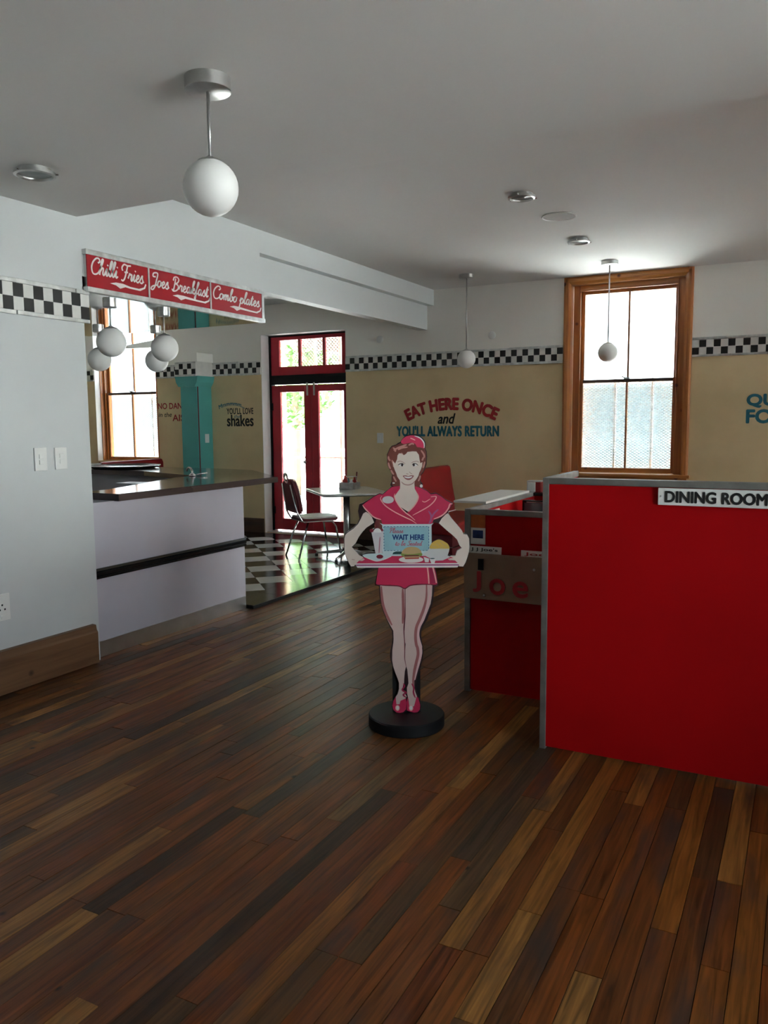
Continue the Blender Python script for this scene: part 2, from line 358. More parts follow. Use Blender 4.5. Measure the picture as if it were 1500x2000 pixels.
def script_mesh(txt, width, height, wid=0.2, slant=0.18, dz=.00005):
    """brush-script lettering drawn stroke by stroke; capitals run from 0 to height"""
    bm = bmesh.new(); x = 0.0; ns = 0
    for ch in txt:
        if ch == ' ': x += .55; continue
        adv, st = GL[ch]
        for s_ in st: ribbon(bm, [(x + p[0] + slant * p[1], p[1]) for p in s_], wid, dz * (ns % 8), False); ns += 1
        x += adv
    k = width / x
    for v in bm.verts: v.co.x *= k; v.co.y *= height / 2.1
    me = D.meshes.new('script'); bm.to_mesh(me); bm.free(); return me
def decal(name, me, m, parent, org, u, v, **k):
    me.transform(plane_matrix(org, u, v)); me.update()
    return link_mesh(name, me, m, parent, **k)
FARW = ((1, 0, 0), (0, 0, 1))       # reading directions on the far wall
SIDEW = ((0, 1, 0), (0, 0, 1))      # reading directions on the left wall
# ================================================================ the setting
YW, TILE = 8.85, 0.024
XR, YN, XK, XR2 = 1.75, -3.2, -12.0, 7.0

# ---- wooden floor: base, planks one by one, the rest as one field
floor = B().box(-4.15, XR2 + .3, YN - .3, 9.15, -0.12, -0.022).done('floor', 'grout', kind='structure')
pw, gap = 0.076, 0.0022
unit = B().box(-.5, .5, -.5, .5, -.5, .5); bmesh.ops.recalc_face_normals(unit.bm, faces=unit.bm.faces)
unit_me = D.meshes.new('plank'); unit.bm.to_mesh(unit_me); unit.bm.free(); unit_me.materials.append(M['plank'])
cells = []
x = -3.918 - pw
while x < XR2:
    y = YN - random.random() * 1.2
    while y < 8.9:
        ln = random.uniform(0.45, 1.7)
        y0, y1 = max(y, YN if x < XR else 3.6), min(y + ln, 8.98 if x > -3.93 else 5.18)
        if y1 - y0 > .05: cells.append((x, y0, y1))
        y += ln
    x += pw
def seen(c):
    cx, cy = c[0] + pw / 2, (c[1] + c[2]) / 2
    best = 0
    for yy in (c[1] + .02, cy, c[2] - .02):
        d = Vector((cx, yy, -1.5)); q = d.dot(fw)
        if q < .5: continue
        px, py = 750 + 1570 * d.dot(rt) / q, 1000 + 1570 * d.dot(dn) / q
        if -20 < px < 1520 and py < 2040: best = max(best, 1 / q)
    if best and cy > 3.6 and cx > -1.0: best = 0            # behind the red partition
    return best * best * (c[2] - c[1])
order = sorted(range(len(cells)), key=lambda i: -seen(cells[i]))
chosen = set(i for i in order[:295] if seen(cells[i]) > 0)
rest = bmesh.new(); lay = rest.faces.layers.float.new('rnd')
for i, (x, y0, y1) in enumerate(cells):
    zz = random.uniform(-.0008, .0008)
    if i in chosen:
        o = D.objects.new('plank', unit_me); C.objects.link(o); o.parent = floor
        o.location = (x + pw / 2, (y0 + y1) / 2, -.011 + zz); o.scale = (pw - gap, y1 - y0 - gap, .022)
    else:
        r = bmesh.ops.create_cube(rest, size=1); rv = random.random()
        for v in r['verts']: v.co = Vector((x + pw / 2 + v.co.x * (pw - gap), (y0 + y1) / 2 + v.co.y * (y1 - y0 - gap), -.011 + zz + v.co.z * .022))
        for f in {f for v in r['verts'] for f in v.link_faces}: f[lay] = rv
me = D.meshes.new('plank_field'); rest.to_mesh(me); rest.free()
link_mesh('plank_field', me, 'plank', floor, kind='stuff')

# ---- tiled floor beyond the old wall line
tf = B().box(XK, -4.2, 3.2, 5.185, -0.12, TILE - .006).box(XK, -3.925, 5.185, 9.15, -0.12, TILE - .006).done('floor_tiled', 'grout', kind='structure')
def clip(poly, a, b, c):                                     # keep a*x+b*y<=c
    out = []
    for i, p in enumerate(poly):
        q = poly[(i + 1) % len(poly)]; dp, dq = a * p[0] + b * p[1] - c, a * q[0] + b * q[1] - c
        if dp <= 0: out.append(p)
        if dp * dq < 0: t = dp / (dp - dq); out.append((p[0] + t * (q[0] - p[0]), p[1] + t * (q[1] - p[1])))
    return out
ts, ox, oy = 0.305, -4.21, 6.18
e1, e2 = Vector((.7071, .7071)), Vector((-.7071, .7071))
full = {}
for i in range(-30, 30):
    for j in range(-30, 30):
        g_ = .0025
        corners = [(ox + e1.x * ts * a + e2.x * ts * b, oy + e1.y * ts * a + e2.y * ts * b) for a, b in ((i + g_ / ts, j + g_ / ts), (i + 1 - g_ / ts, j + g_ / ts), (i + 1 - g_ / ts, j + 1 - g_ / ts), (i + g_ / ts, j + 1 - g_ / ts))]
        cx, cy = sum(c[0] for c in corners) / 4, sum(c[1] for c in corners) / 4
        if not (-7.7 < cx < -4.0 and 4.9 < cy < 8.7): continue
        p = corners
        for a, b, c in ((1, 0, ox), (0, 1, 8.48), (0, -1, -5.1), (-1, 0, 7.6)): p = clip(p, a, b, c) if p else p
        if len(p) < 3: continue
        area = abs(sum(p[k][0] * p[(k + 1) % len(p)][1] - p[(k + 1) % len(p)][0] * p[k][1] for k in range(len(p)))) / 2
        if area < .002: continue
        white = (i + j) % 2 != 0
        nm, mm = ('white_tile', 'white_tile') if white else ('black_tile', 'black_tile')
        if area > .092 and mm in full:
            o = D.objects.new('tile', full[mm][0]); C.objects.link(o); o.parent = tf
            o.location = (cx - full[mm][1], cy - full[mm][2], 0)
        else:
            o = B().prism(p, 'z', TILE - .006, TILE).done('tile', mm, tf)
            if area > .092: full[mm] = (o.data, cx, cy)
y = 5.2
while y < 8.8:
    B().box(ox + .002, -3.927, y + .002, min(y + .43, YW) - .002, TILE - .006, TILE).done('tile', 'black_tile', tf); y += .431
x = -7.6
while x < -4.25:
    B().box(x + .002, min(x + .43, ox) - .002, 8.482, YW, TILE - .006, TILE).done('tile', 'black_tile', tf); x += .431
B().box(-3.928, -3.916, 5.18, YW, -.02, TILE + .001).done('threshold_strip', 'black_rubber', tf)

# ---- ceiling
b = B().prism([(YN - .3, 2.745), (3.585, 2.745), (4.43, 3.04), (9.15, 3.04), (9.15, 3.5), (YN - .3, 3.5)], 'x', -4.05, XR + .3)
b.box(XR + .3, XR2 + .3, 3.3, 9.15, 3.04, 3.5)
b.done('ceiling', 'ceiling_paint', kind='structure')
B().box(XK - .3, -4.05, 3.0, 9.15, 3.04, 3.5).done('ceiling_kitchen', 'ceiling_paint', kind='structure')

# ---- walls
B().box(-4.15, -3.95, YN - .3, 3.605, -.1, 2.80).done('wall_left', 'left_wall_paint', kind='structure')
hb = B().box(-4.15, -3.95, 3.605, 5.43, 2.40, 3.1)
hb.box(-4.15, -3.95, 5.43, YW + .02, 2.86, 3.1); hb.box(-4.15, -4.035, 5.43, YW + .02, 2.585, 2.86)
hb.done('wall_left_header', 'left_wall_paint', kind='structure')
def wall_with_holes(name, m, axis, a0, a1, z0, z1, d0, d1, holes, **k):
    """wall running along x or y from a0 to a1; holes = (lo, hi, zlo, zhi)"""
    bb = B(); cuts = sorted({a0, a1, *[h[0] for h in holes], *[h[1] for h in holes]})
    for lo, hi in zip(cuts, cuts[1:]):
        hs = sorted([h for h in holes if h[0] <= lo and h[1] >= hi], key=lambda h: h[2]); z = z0
        spans = []
        for h in hs: spans.append((z, h[2])); z = h[3]
        spans.append((z, z1))
        for s0, s1 in spans:
            if s1 - s0 < 1e-4: continue
            if axis == 'x': bb.box(lo, hi, d0, d1, s0, s1)
            else: bb.box(d0, d1, lo, hi, s0, s1)
    bmesh.ops.remove_doubles(bb.bm, verts=bb.bm.verts, dist=1e-5)
    return bb.done(name, m, kind='structure', **k)
W1 = (-2.325, -1.14, 0.925, 2.965)          # dining-room window opening
W2 = (-9.543, -8.30, 0.955, 2.92)           # kitchen window opening
DR = (-6.46, -5.16, TILE, 2.665)            # red double door opening
wall_far = wall_with_holes('wall_far', 'cream_wall', 'x', XK - .3, XR2 + .3, -.1, 3.1, YW, YW + .3, [W1, W2, DR])
RW = [(XR, 0.8, 2.4, .10, 2.70), (XR2, 5.6, 8.6, .4, 3.0)]
wall_with_holes('wall_right', 'white_paint', 'y', YN - .3, 3.6, -.1, 3.1, XR, XR + .3, [r[1:] for r in RW if r[0] == XR])
wall_with_holes('wall_right_far', 'white_paint', 'y', 3.3, 9.15, -.1, 3.1, XR2, XR2 + .3, [r[1:] for r in RW if r[0] == XR2])
B().box(XR + .3, XR2, 3.3, 3.6, -.1, 3.1).done('wall_right_return', 'white_paint', kind='structure')
wall_with_holes('wall_near', 'white_paint', 'x', -4.15, XR + .3, -.1, 3.1, YN - .3, YN, [])
B().box(XK - .3, XK, 3.0, 9.15, -.1, 3.1).done('wall_kitchen_side', 'cream_wall', kind='structure')
B().box(XK, -4.15, 3.0, 3.2, -.1, 3.1).done('wall_kitchen_near', 'white_paint', kind='structure')
B().box(XK - .3, XR + .3, YN - .3, 9.15, 3.5, 3.6).box(XR + .3, XR2 + .3, 3.3, 9.15, 3.5, 3.6).done('roof', 'concrete', kind='structure')
portal('portal_window_1', (-1.73, 9.2, 1.95), (1.2, 2.05), (0, -1, 0))
portal('portal_window_2', (-8.92, 9.2, 1.95), (1.25, 2.0), (0, -1, 0))
portal('portal_door', (-5.81, 9.2, 1.35), (1.3, 2.65), (0, -1, 0))
for xr, a, c, za, zc in RW: portal('portal_side', (xr + .33, (a + c) / 2, (za + zc) / 2), (c - a, zc - za), (-1, 0, 0))

# ---- skirting boards
sk = B().prism([(-3.95, 0.004), (-3.905, 0.004), (-3.905, .20), (-3.915, .215), (-3.92, .245), (-3.95, .247)], 'y', YN, 3.555)
sk.done('baseboard_left', 'skirting', kind='structure')
for nm, (x0, x1, z0) in {'baseboard_far': (-3.9, 7.0, 0.0), 'baseboard_door_side': (-5.155, -3.93, TILE), 'baseboard_kitchen': (-7.3, -6.47, TILE)}.items():
    B().prism([(YW, z0), (YW - .025, z0), (YW - .025, z0 + .17), (YW - .015, z0 + .19), (YW, z0 + .19)], 'x', x0, x1).done(nm, 'skirting_dark', kind='structure')

# ---- windows
def mesh_grille(name, x0, x1, z0, z1, y, parent, pu=.046, pv=.030, wd=.006, m='grille_metal'):
    """expanded-metal sheet: two families of flat diagonal strands"""
    bm = bmesh.new(); k = pv / pu; W = x1 - x0; H = z1 - z0
    for sgn in (1, -1):
        c = -W * k - H
        while c < H + W * k:
            # z = sgn*k*(x-x0)+c
            pts = []
            for xx in (x0, x1):
                z = z0 + sgn * k * (xx - x0) + c
                pts.append((xx, z))
            (xa, za), (xb, zb) = pts
            t0, t1 = 0.0, 1.0
            if abs(zb - za) > 1e-9:
                ta, tb = (z0 - za) / (zb - za), (z1 - za) / (zb - za)
                t0, t1 = max(0, min(ta, tb)), min(1, max(ta, tb))
            if t1 - t0 > .01:
                A = Vector((xa + t0 * (xb - xa), y, za + t0 * (zb - za))); E_ = Vector((xa + t1 * (xb - xa), y, za + t1 * (zb - za)))
                d = (E_ - A).normalized(); n = Vector((-d.z, 0, d.x)) * wd / 2; q = Vector((0, .004, 0))
                v = [bm.verts.new(p) for p in (A + n, A - n, E_ - n, E_ + n, A + n + q, A - n + q, E_ - n + q, E_ + n + q)]
                for f in ((0, 1, 2, 3), (7, 6, 5, 4), (0, 3, 7, 4), (1, 5, 6, 2)): bm.faces.new([v[i] for i in f])
            c += pv
    bmesh.ops.recalc_face_normals(bm, faces=bm.faces)
    me = D.meshes.new(name); bm.to_mesh(me); bm.free()
    return link_mesh(name, me, m, parent, kind='stuff')
def rect_frame(bb, x0, x1, z0, z1, t, y0, y1, bev=0.0, tb=None, tt=None):
    tb = t if tb is None else tb; tt = t if tt is None else tt
    bb.box(x0, x0 + t, y0, y1, z0, z1, bev); bb.box(x1 - t, x1, y0, y1, z0, z1, bev)
    bb.box(x0 + t, x1 - t, y0, y1, z0, z0 + tb, bev); bb.box(x0 + t, x1 - t, y0, y1, z1 - tt, z1, bev)
def sash_window(name, cx, yb, glass_w, z0, zm, z1, architrave=None):
    """cx centre, yb inner face of the box frame, glass from z0 to z1 with meeting rail at zm"""
    root = empty(name, (cx, yb, z0 - .06), kind='structure')
    g0, g1 = cx - glass_w / 2, cx + glass_w / 2
    for s in (-1, 1):                                             # box frame stiles and head
        xa, xb = (g0 - .105, g0 - .035) if s < 0 else (g1 + .035, g1 + .105)
        B().box(xa, xb, yb, yb + .13, z0 - .06, z1 + .10, .003).done('frame_stile', 'pine_z', root)
        xi = xb if s < 0 else xa
        B().box(xi - .007, xi + .007, yb - .008, yb + .012, z0 - .05, z1 + .035, .003).done('bead', 'pine_z', root)
    B().box(g0 - .035, g1 + .035, yb, yb + .13, z1 + .035, z1 + .10, .003).done('frame_head', 'pine_x', root)
    B().box(g0 - .035, g1 + .035, yb - .008, yb + .012, z1 + .028, z1 + .042, .003).done('bead', 'pine_x', root)
    lo = empty('lower_sash', (cx, yb, z0)); lo.parent = root; lo.location = (0, 0, .06); ORG[lo] = Vector((cx, yb, z0))
    up = empty('upper_sash', (cx, yb, zm)); up.parent = root; up.location = (0, 0, zm - z0 + .06); ORG[up] = Vector((cx, yb, zm))
    for sash, a, c, y0 in ((lo, z0, zm, yb + .025), (up, zm, z1, yb + .07)):
        lower = sash is lo
        for s in (-1, 1):
            xa, xb = (g0 - .035, g0 + .002) if s < 0 else (g1 - .002, g1 + .035)
            B().box(xa, xb, y0, y0 + .04, a - (.055 if lower else .02), c + (.02 if lower else .035), .003).done('stile', 'pine_z', sash)
        B().box(g0, g1, y0, y0 + .04, a - (.055 if lower else .018), a + (0 if lower else .012), .003).done('bottom_rail', 'pine_x', sash)
        B().box(g0, g1, y0, y0 + .04, c - (.016 if lower else 0), c + (.018 if lower else .035), .003).done('top_rail', 'skirting_dark' if lower else 'pine_x', sash)
        B().box(cx - .010, cx + .010, y0 + .005, y0 + .035, a, c, .002).done('glazing_bar', 'pine_z', sash)
        for xa, xb in ((g0, cx - .010), (cx + .010, g1)):
            B().box(xa, xb, y0 + .018, y0 + .022, a, c).done('pane', 'pane_glass', sash)
    B().box(cx - .03, cx + .03, yb + .01, yb + .06, zm + .018, zm + .035, .003).tube([(cx - .02, yb + .03, zm + .03), (cx - .05, yb + .015, zm + .045)], .006).done('catch', 'brushed', root)
    if architrave:
        x0, x1, zt, zb, ywall = architrave; t = .075
        prof = lambda s, x: [(x, ywall), (x, ywall - .018), (x + s * .02, ywall - .03), (x + s * .05, ywall - .03), (x + s * t, ywall - .016), (x + s * t, ywall)]
        B().prism(prof(1, x0), 'z', zb, zt).done('architrave', 'pine_z', root)
        B().prism(prof(-1, x1), 'z', zb, zt).done('architrave', 'pine_z', root)
        B().prism([(ywall, zt), (ywall - .018, zt), (ywall - .03, zt - .02), (ywall - .03, zt - .05), (ywall - .016, zt - t), (ywall, zt - t)], 'x', x0 + .02, x1 - .02).done('architrave', 'pine_x', root)
        for s, xx in ((1, x0 + t), (-1, x1 - t)):
            B().box(xx - .004, xx + .004, ywall - .012, yb, zb, zt - t).done('jamb_lining', 'pine_z', root)
        B().box(x0 + t, x1 - t, ywall - .012, yb, zt - t - .008, zt - t).done('head_lining', 'pine_x', root)
        B().box(x0 - .02, x1 + .02, ywall - .05, yb + .03, zb - .03, zb + .004, .006).done('sill', 'pine_x', root)
        B().box(x0 + .01, x1 - .01, ywall - .02, ywall, zb - .11, zb - .03, .003).done('apron', 'pine_x', root)
    mesh_grille('security_mesh', g0 - .03, g1 + .03, z0 - .03, zm + .01, yb + .19, root)
    gb = B()
    for xx in (cx - .155, cx + .24): gb.box(xx - .011, xx + .011, yb + .195, yb + .215, z0 - .06, zm + .03)
    gb.done('mesh_support', 'plastic_white', root)
    return root
win1 = sash_window('window_1', -1.7325, 8.93, .945, .985, 1.925, 2.865, (-2.395, -1.07, 3.037, .925, YW))
win2 = sash_window('window_2', -8.99, 9.02, .97, 1.01, 1.96, 2.86)
wb = B().box(-9.543, -9.528, 8.945, 9.03, .955, 2.92); wb.box(-8.315, -8.30, 8.945, 9.03, .955, 2.92); wb.done('jamb_lining', 'pine_z', win2)
B().box(-9.53, -8.31, 8.95, 9.06, .94, .965, .004).done('sill', 'pine_x', win2)
for n_, (xr, a, c, za, zc) in enumerate(RW):
    r_ = empty('window_%d' % (n_ + 3), (xr + .1, (a + c) / 2, za), kind='structure'); zm_ = (za + zc) / 2
    f_ = B(); f_.box(xr + .08, xr + .16, a, a + .07, za, zc); f_.box(xr + .08, xr + .16, c - .07, c, za, zc)
    f_.box(xr + .08, xr + .16, a + .07, c - .07, za, za + .07); f_.box(xr + .08, xr + .16, a + .07, c - .07, zc - .07, zc); f_.box(xr + .09, xr + .14, a + .07, c - .07, zm_ - .025, zm_ + .025)
    f_.done('frame', 'pine_z', r_)
    B().box(xr + .115, xr + .12, a + .07, c - .07, za + .07, zc - .07).done('pane', 'pane_glass', r_)
B().prism([(-8.98, 2.625), (-8.17, 2.70), (-8.17, 2.585), (-8.98, 2.60)], 'y', 8.80, 8.848).done('pelmet_board', 'white_paint', win2)
# ---- red double door with a fanlight
door = empty('door_1', (-5.81, 9.02, TILE), kind='structure')
dx0, dx1, dy = -6.46, -5.16, 9.02
fb = B().box(dx0, dx0 + .035, dy, dy + .09, TILE, 2.665); fb.box(dx1 - .03, dx1, dy, dy + .09, TILE, 2.665); fb.box(dx0 + .035, dx1 - .03, dy, dy + .09, 2.64, 2.665)
fb.done('door_frame', 'black_rubber', door)
B().box(dx0 + .035, dx1 - .03, dy + .005, dy + .09, 2.012, 2.135, .004).done('transom_bar', 'black_rubber', door)
fl = B(); rect_frame(fl, dx0 + .035, dx1 - .03, 2.135, 2.64, .13, dy + .01, dy + .055, .003, tb=.112, tt=.045)
fan = fl.done('fanlight', 'red_door', door)
for xx in (-5.972, -5.592): B().box(xx - .018, xx + .018, dy + .012, dy + .05, 2.245, 2.597, .002).done('glazing_bar', 'red_door', fan)
for a, c in ((-6.297, -5.99), (-5.954, -5.61), (-5.574, -5.318)): B().box(a, c, dy + .03, dy + .034, 2.245, 2.597).done('pane', 'pane_glass', fan)
for s, (a, c, ga, gc) in enumerate(((-6.425, -5.803, -6.29, -5.91), (-5.797, -5.19, -5.69, -5.30))):
    lf = B(); y0, y1 = dy + .012, dy + .055
    lf.box(a, ga, y0, y1, .05, 2.0, .003); lf.box(gc, c, y0, y1, .05, 2.0, .003); lf.box(ga, gc, y0, y1, .05, .205, .003); lf.box(ga, gc, y0, y1, 1.912, 2.0, .003)
    leaf = lf.done('door_leaf', 'red_door', door)
    B().box(ga, gc, dy + .03, dy + .034, .205, 1.912).done('pane', 'pane_glass', leaf)
    if s == 0:
        B().tube([(-5.868, dy + .01, .985), (-5.868, dy - .045, .985)], .008).sphere((-5.868, dy - .055, .985), .024, 16).done('door_knob', 'chrome', leaf, True)
        for z in (.32, 1.72): B().box(a - .02, a + .02, dy - .004, dy + .012, z - .05, z + .05, .003).done('hinge', 'black_rubber', leaf)
    xb_ = c - .05 if s == 0 else a + .05
    B().box(xb_ - .012, xb_ + .012, dy, dy + .012, 1.86, 2.03, .003).done('bolt', 'brushed', leaf)
B().box(dx0, dx1, dy - .13, dy + .1, TILE, TILE + .012, .003).done('threshold', 'steel', door)

B().box(-7.4, -4.3, 9.16, 12.6, 2.74, 2.84).done('ceiling_porch', 'bark', kind='structure')
# security gate and transom mesh outside the door
gate = empty('security_gate', (-5.81, 9.5, 0), label='white steel security gate with diamond mesh outside the red glass doors', cat='gate')
gf = B()
for xx in (-6.55, -6.02, -5.62, -5.0): gf.box(xx - .018, xx + .018, 9.49, 9.525, -.02, 2.75)
for zz in (.02, 1.02, 2.1, 2.74): gf.box(-6.55, -5.0, 9.495, 9.52, zz - .015, zz + .015)
gf.done('gate_frame', 'plastic_white', gate)
mesh_grille('gate_mesh', -5.60, -5.02, .75, 2.08, 9.515, gate, .05, .05, .006, 'dull_metal')
mesh_grille('gate_mesh', -6.4, -5.02, 2.12, 2.72, 9.515, gate, .05, .05, .009, 'dull_metal')

# ---- checker strips with aluminium edging: pieces one by one
cs = 0.0655
proto = {}
def strip(name, u0, u1, z0, z1, fixed, along, sgn):
    """two rows of squares between u0 and u1; along = 'x' (far wall) or 'y' (left wall), fixed = wall face coordinate"""
    root = empty(name, ((u0, fixed, z0) if along == 'x' else (fixed, u0, z0)), kind='structure')
    e = .022
    def bx(a, c, d, za, zc, nm, m, bev=0.0):
        if along == 'x': return B().box(a, c, fixed - d, fixed, za, zc, bev).done(nm, m, root)
        return B().box(fixed, fixed + d, a, c, za, zc, bev).done(nm, m, root)
    bx(u0, u1, .008, z0, z1, 'backing_board', 'check_white')
    L_ = u1 - u0; pos = 0.0
    while pos < L_ - .01:                                              # edging in lengths, a little loose
        ln = min(random.uniform(.35, .8), L_ - pos)
        for za, zc in ((z1 - e, z1 + random.uniform(-.002, .006)), (z0 - random.uniform(-.002, .006), z0 + e)):
            if random.random() < .93: bx(u0 + pos + .002, u0 + pos + ln - .002, random.uniform(.015, .024), za, zc, 'metal_edge', 'aluminium', .003)
        pos += ln
    h = (z1 - z0 - 2 * e) / 2; n = int(L_ / cs); wdt = L_ / n
    for i in range(n):
        for r in (0, 1):
            black = (i + r) % 2 == 0; key = (along, black)
            m = 'check_black' if black else 'check_white'
            a = u0 + i * wdt; zb = z0 + e + r * h
            if key not in proto:
                me = B()
                if along == 'x': me.box(.0008, wdt - .0008, -.013, -.008, .0008, h - .0008)
                else: me.box(.008, .013, .0008, wdt - .0008, .0008, h - .0008)
                bmesh.ops.recalc_face_normals(me.bm, faces=me.bm.faces); mm = D.meshes.new('square'); me.bm.to_mesh(mm); me.bm.free(); mm.materials.append(M[m]); proto[key] = mm
            o = D.objects.new('tile', proto[key]); C.objects.link(o); o.parent = root
            o.location = ((a - u0, 0, zb - z0) if along == 'x' else (0, a - u0, zb - z0))
    return root
strip('trim_1', 1.55, 3.64, 2.118, 2.312, -3.95, 'y', 1)
strip('trim_2', -5.158, -2.40, 2.136, 2.322, YW, 'x', 1)
strip('trim_3', -1.068, .5, 2.136, 2.328, YW, 'x', 1)
strip('trim_4', -7.28, -6.462, 2.148, 2.325, YW, 'x', 1)
strip('trim_5', -8.298, -7.62, 2.148, 2.325, YW, 'x', 1)
strip('trim_6', -10.3, -9.545, 2.148, 2.325, YW, 'x', 1)

# ---- teal pilaster with a flared head, strip wrapped round it
pil = empty('wall_pilaster', (-7.45, 8.7, TILE), kind='structure')
B().box(-7.59, -7.31, 8.54, YW, TILE, 2.13, .006).done('shaft', 'teal_paint', pil)
B().prism([(-7.59, 2.0), (-7.31, 2.0), (-7.27, 2.06), (-7.25, 2.14), (-7.65, 2.14), (-7.63, 2.06)], 'y', 8.50, YW).done('flared_head', 'teal_paint', pil)
B().box(-7.63, -7.27, 8.52, YW, 2.33, 2.45, .004).done('cap_block', 'cream_wall', pil)
B().tube([(-7.305, 8.56, TILE), (-7.305, 8.56, 2.0)], .008, 8).done('arris_line', 'maroon_vinyl', pil)  # thin tube added to draw the dark line at the pilaster's arris
strip('trim_7', -7.63, -7.27, 2.14, 2.33, 8.50, 'x', 1)
B().box(-7.63, -7.27, 8.50, YW, 2.14, 2.33).done('strip_core', 'check_white', pil)

# white plaster reveals of the door and kitchen window openings
B().box(-6.46, -6.453, YW - .001, 9.02, TILE, 2.665).done('reveal', 'white_paint', wall_far)
B().box(-6.453, -5.16, YW - .001, 9.02, 2.658, 2.665).done('reveal', 'white_paint', wall_far)
B().box(-9.543, -9.536, YW - .001, 8.945, .955, 2.92).done('reveal', 'white_paint', wall_far)
# ---- lettering painted on the far wall (children of the wall)
e_ = YW - .0015
def wall_text(txt, x0, x1, z0, z1, m, **k):
    me = text_mesh(txt, x1 - x0, z1 - z0, **k); decal('lettering', me, m, wall_far, ((x0 + x1) / 2, e_, z0), *FARW)
wall_text('EAT HERE ONCE', -4.31, -3.16, 1.635, 1.785, 'letter_red', bold=.065, arch=1.25)
wall_text('and', -3.90, -3.67, 1.475, 1.60, 'letter_black', bold=.03, shear=.3)
wall_text("YOU'LL ALWAYS RETURN", -4.45, -3.13, 1.325, 1.457, 'letter_teal', bold=.05, spacing=1.08)
wall_text('QU', -.54, -.27, 1.612, 1.752, 'letter_teal', bold=.05)
wall_text('FOR', -.54, -.18, 1.458, 1.600, 'letter_teal', bold=.05)
wall_text('Mmmmmm....', -7.19, -6.74, 1.745, 1.80, 'letter_teal', bold=.04, shear=.2, arch=.5)
wall_text("YOU'LL LOVE", -7.055, -6.605, 1.625, 1.712, 'letter_black', bold=.025, spacing=1.08)
wall_text('the', -6.93, -6.83, 1.573, 1.62, 'letter_teal', bold=.01, shear=.3)
wall_text('shakes', -7.055, -6.605, 1.46, 1.62, 'letter_black', bold=.03)
wall_text('NO DANCING', -8.295, -7.57, 1.712, 1.80, 'letter_red', bold=.03)
wall_text('in the', -8.29, -8.04, 1.60, 1.665, 'letter_black', bold=.015, shear=.2, arch=-2.0)
wall_text('AISLES', -8.03, -7.58, 1.54, 1.635, 'letter_red', bold=.03)
wall_text('K', -9.80, -9.74, 1.70, 1.76, 'letter_black', bold=.02)
wall_text('ED', -9.82, -9.72, 1.60, 1.66, 'letter_black', bold=.02)

# ---- outside: bright paving, low neighbouring wall, greenery
B().box(-40, 30, -20, 45, -.5, -.13).done('ground', 'concrete', kind='structure')
for nm, a, c in (('wall_garden', -6.3, 6.0), ('wall_garden_side', -22, -12.2)):
    gwl = B().box(a, c, 14.0, 14.25, -.13, 2.05); gwl.box(a - .03, c + .03, 13.96, 14.29, 2.05, 2.11); gwl.done(nm, 'blue_wall', kind='structure')
B().box(7.4, 30, 3.7, 12, -.13, -.10).done('bounce_damper', 'damper_grey', kind='structure')  # unseen dark ground, added to cut light bounced onto the far ceiling
B().box(14, 15, 6.5, 20, -.13, 5.5).done('bounce_wall', 'white_paint', kind='structure')  # unseen white wall, added to throw sunlight level through the far side window
def tree(x, y, h, r, label):
    t = empty('garden_tree', (x, y, -.13), label=label, cat='tree', group='trees outside the doors')
    B().tube([(x, y, -.13), (x + .05, y, h * .4), (x - .04, y, h * .75)], [.12, .09, .05]).done('trunk', 'bark', t)
    bm = bmesh.new(); rr = random.Random(int(x * 100))
    for k in range(1400):
        d = Vector((rr.gauss(0, 1), rr.gauss(0, 1), rr.gauss(0, 1))).normalized() * (rr.random() ** .4)
        p = Vector((x, y, h * .72)) + Vector((d.x * r, d.y * r, d.z * h * .36)); s = rr.uniform(.06, .13)
        u = Vector((rr.gauss(0, 1), rr.gauss(0, 1), rr.gauss(0, 1))).normalized(); v = u.orthogonal().normalized()
        bm.faces.new([bm.verts.new(p + q) for q in (u * s, v * s * .5, -u * s, -v * s * .5)])
    me = D.meshes.new('crown'); bm.to_mesh(me); bm.free(); link_mesh('crown', me, 'foliage', t, kind='stuff')
tree(-10.2, 15.2, 3.6, 1.0, 'leafy green tree seen through the left glass door leaf')
tree(-9.0, 17.0, 4.0, 1.0, 'leafy green tree seen through the right glass door leaf')
# ================================================================ things
# ---- service counter
ct = empty('service_counter', (-4.2, 4.4, 0), label='white laminate service counter with dark polished top and black band, beside the left wall', cat='counter')
B().box(-4.25, -3.985, 3.61, 5.175, .105, 1.005).done('front_panel', 'laminate', ct)
B().box(-4.25, -3.985, 3.61, 5.175, .002, .105).done('kick_plate', 'steel', ct)
B().box(-5.2, -4.25, 5.0, 5.175, .036, 1.005).done('end_panel', 'laminate', ct)
bandp = [(-3.985, .516), (-3.972, .516), (-3.968, .528), (-3.975, .534), (-3.968, .541), (-3.966, .556), (-3.975, .562), (-3.968, .569), (-3.972, .584), (-3.985, .584)]
B().prism(bandp, 'y', 3.61, 5.18).done('band', 'black_gloss', ct)
topp = [(-3.95, 3.82), (-3.95, 5.60), (-4.75, 6.32), (-5.24, 6.42), (-8.2, 6.42), (-8.2, 5.84), (-5.65, 5.80), (-4.72, 5.45), (-4.72, 5.2), (-4.30, 4.06), (-4.30, 3.82)]
B().prism(topp, 'z', 1.005, 1.05).done('worktop', 'countertop', ct)
topi = [(-3.944, 3.814), (-3.944, 5.603), (-4.747, 6.326), (-5.24, 6.427)]
eb = B()
for p, q in (((-4.30, 3.815), (-3.944, 3.815)), ((-3.945, 3.815), (-3.945, 5.60)), ((-3.945, 5.60), (-4.75, 6.325)), ((-4.75, 6.325), (-5.24, 6.425))):
    d = (Vector(q) - Vector(p)).normalized(); n = Vector((d.y, -d.x)) * .003
    eb.prism([(p[0] + n.x, p[1] + n.y), (q[0] + n.x, q[1] + n.y), (q[0] - n.x, q[1] - n.y), (p[0] - n.x, p[1] - n.y)], 'z', 1.003, 1.047)
eb.done('metal_edging', 'countertop', ct)
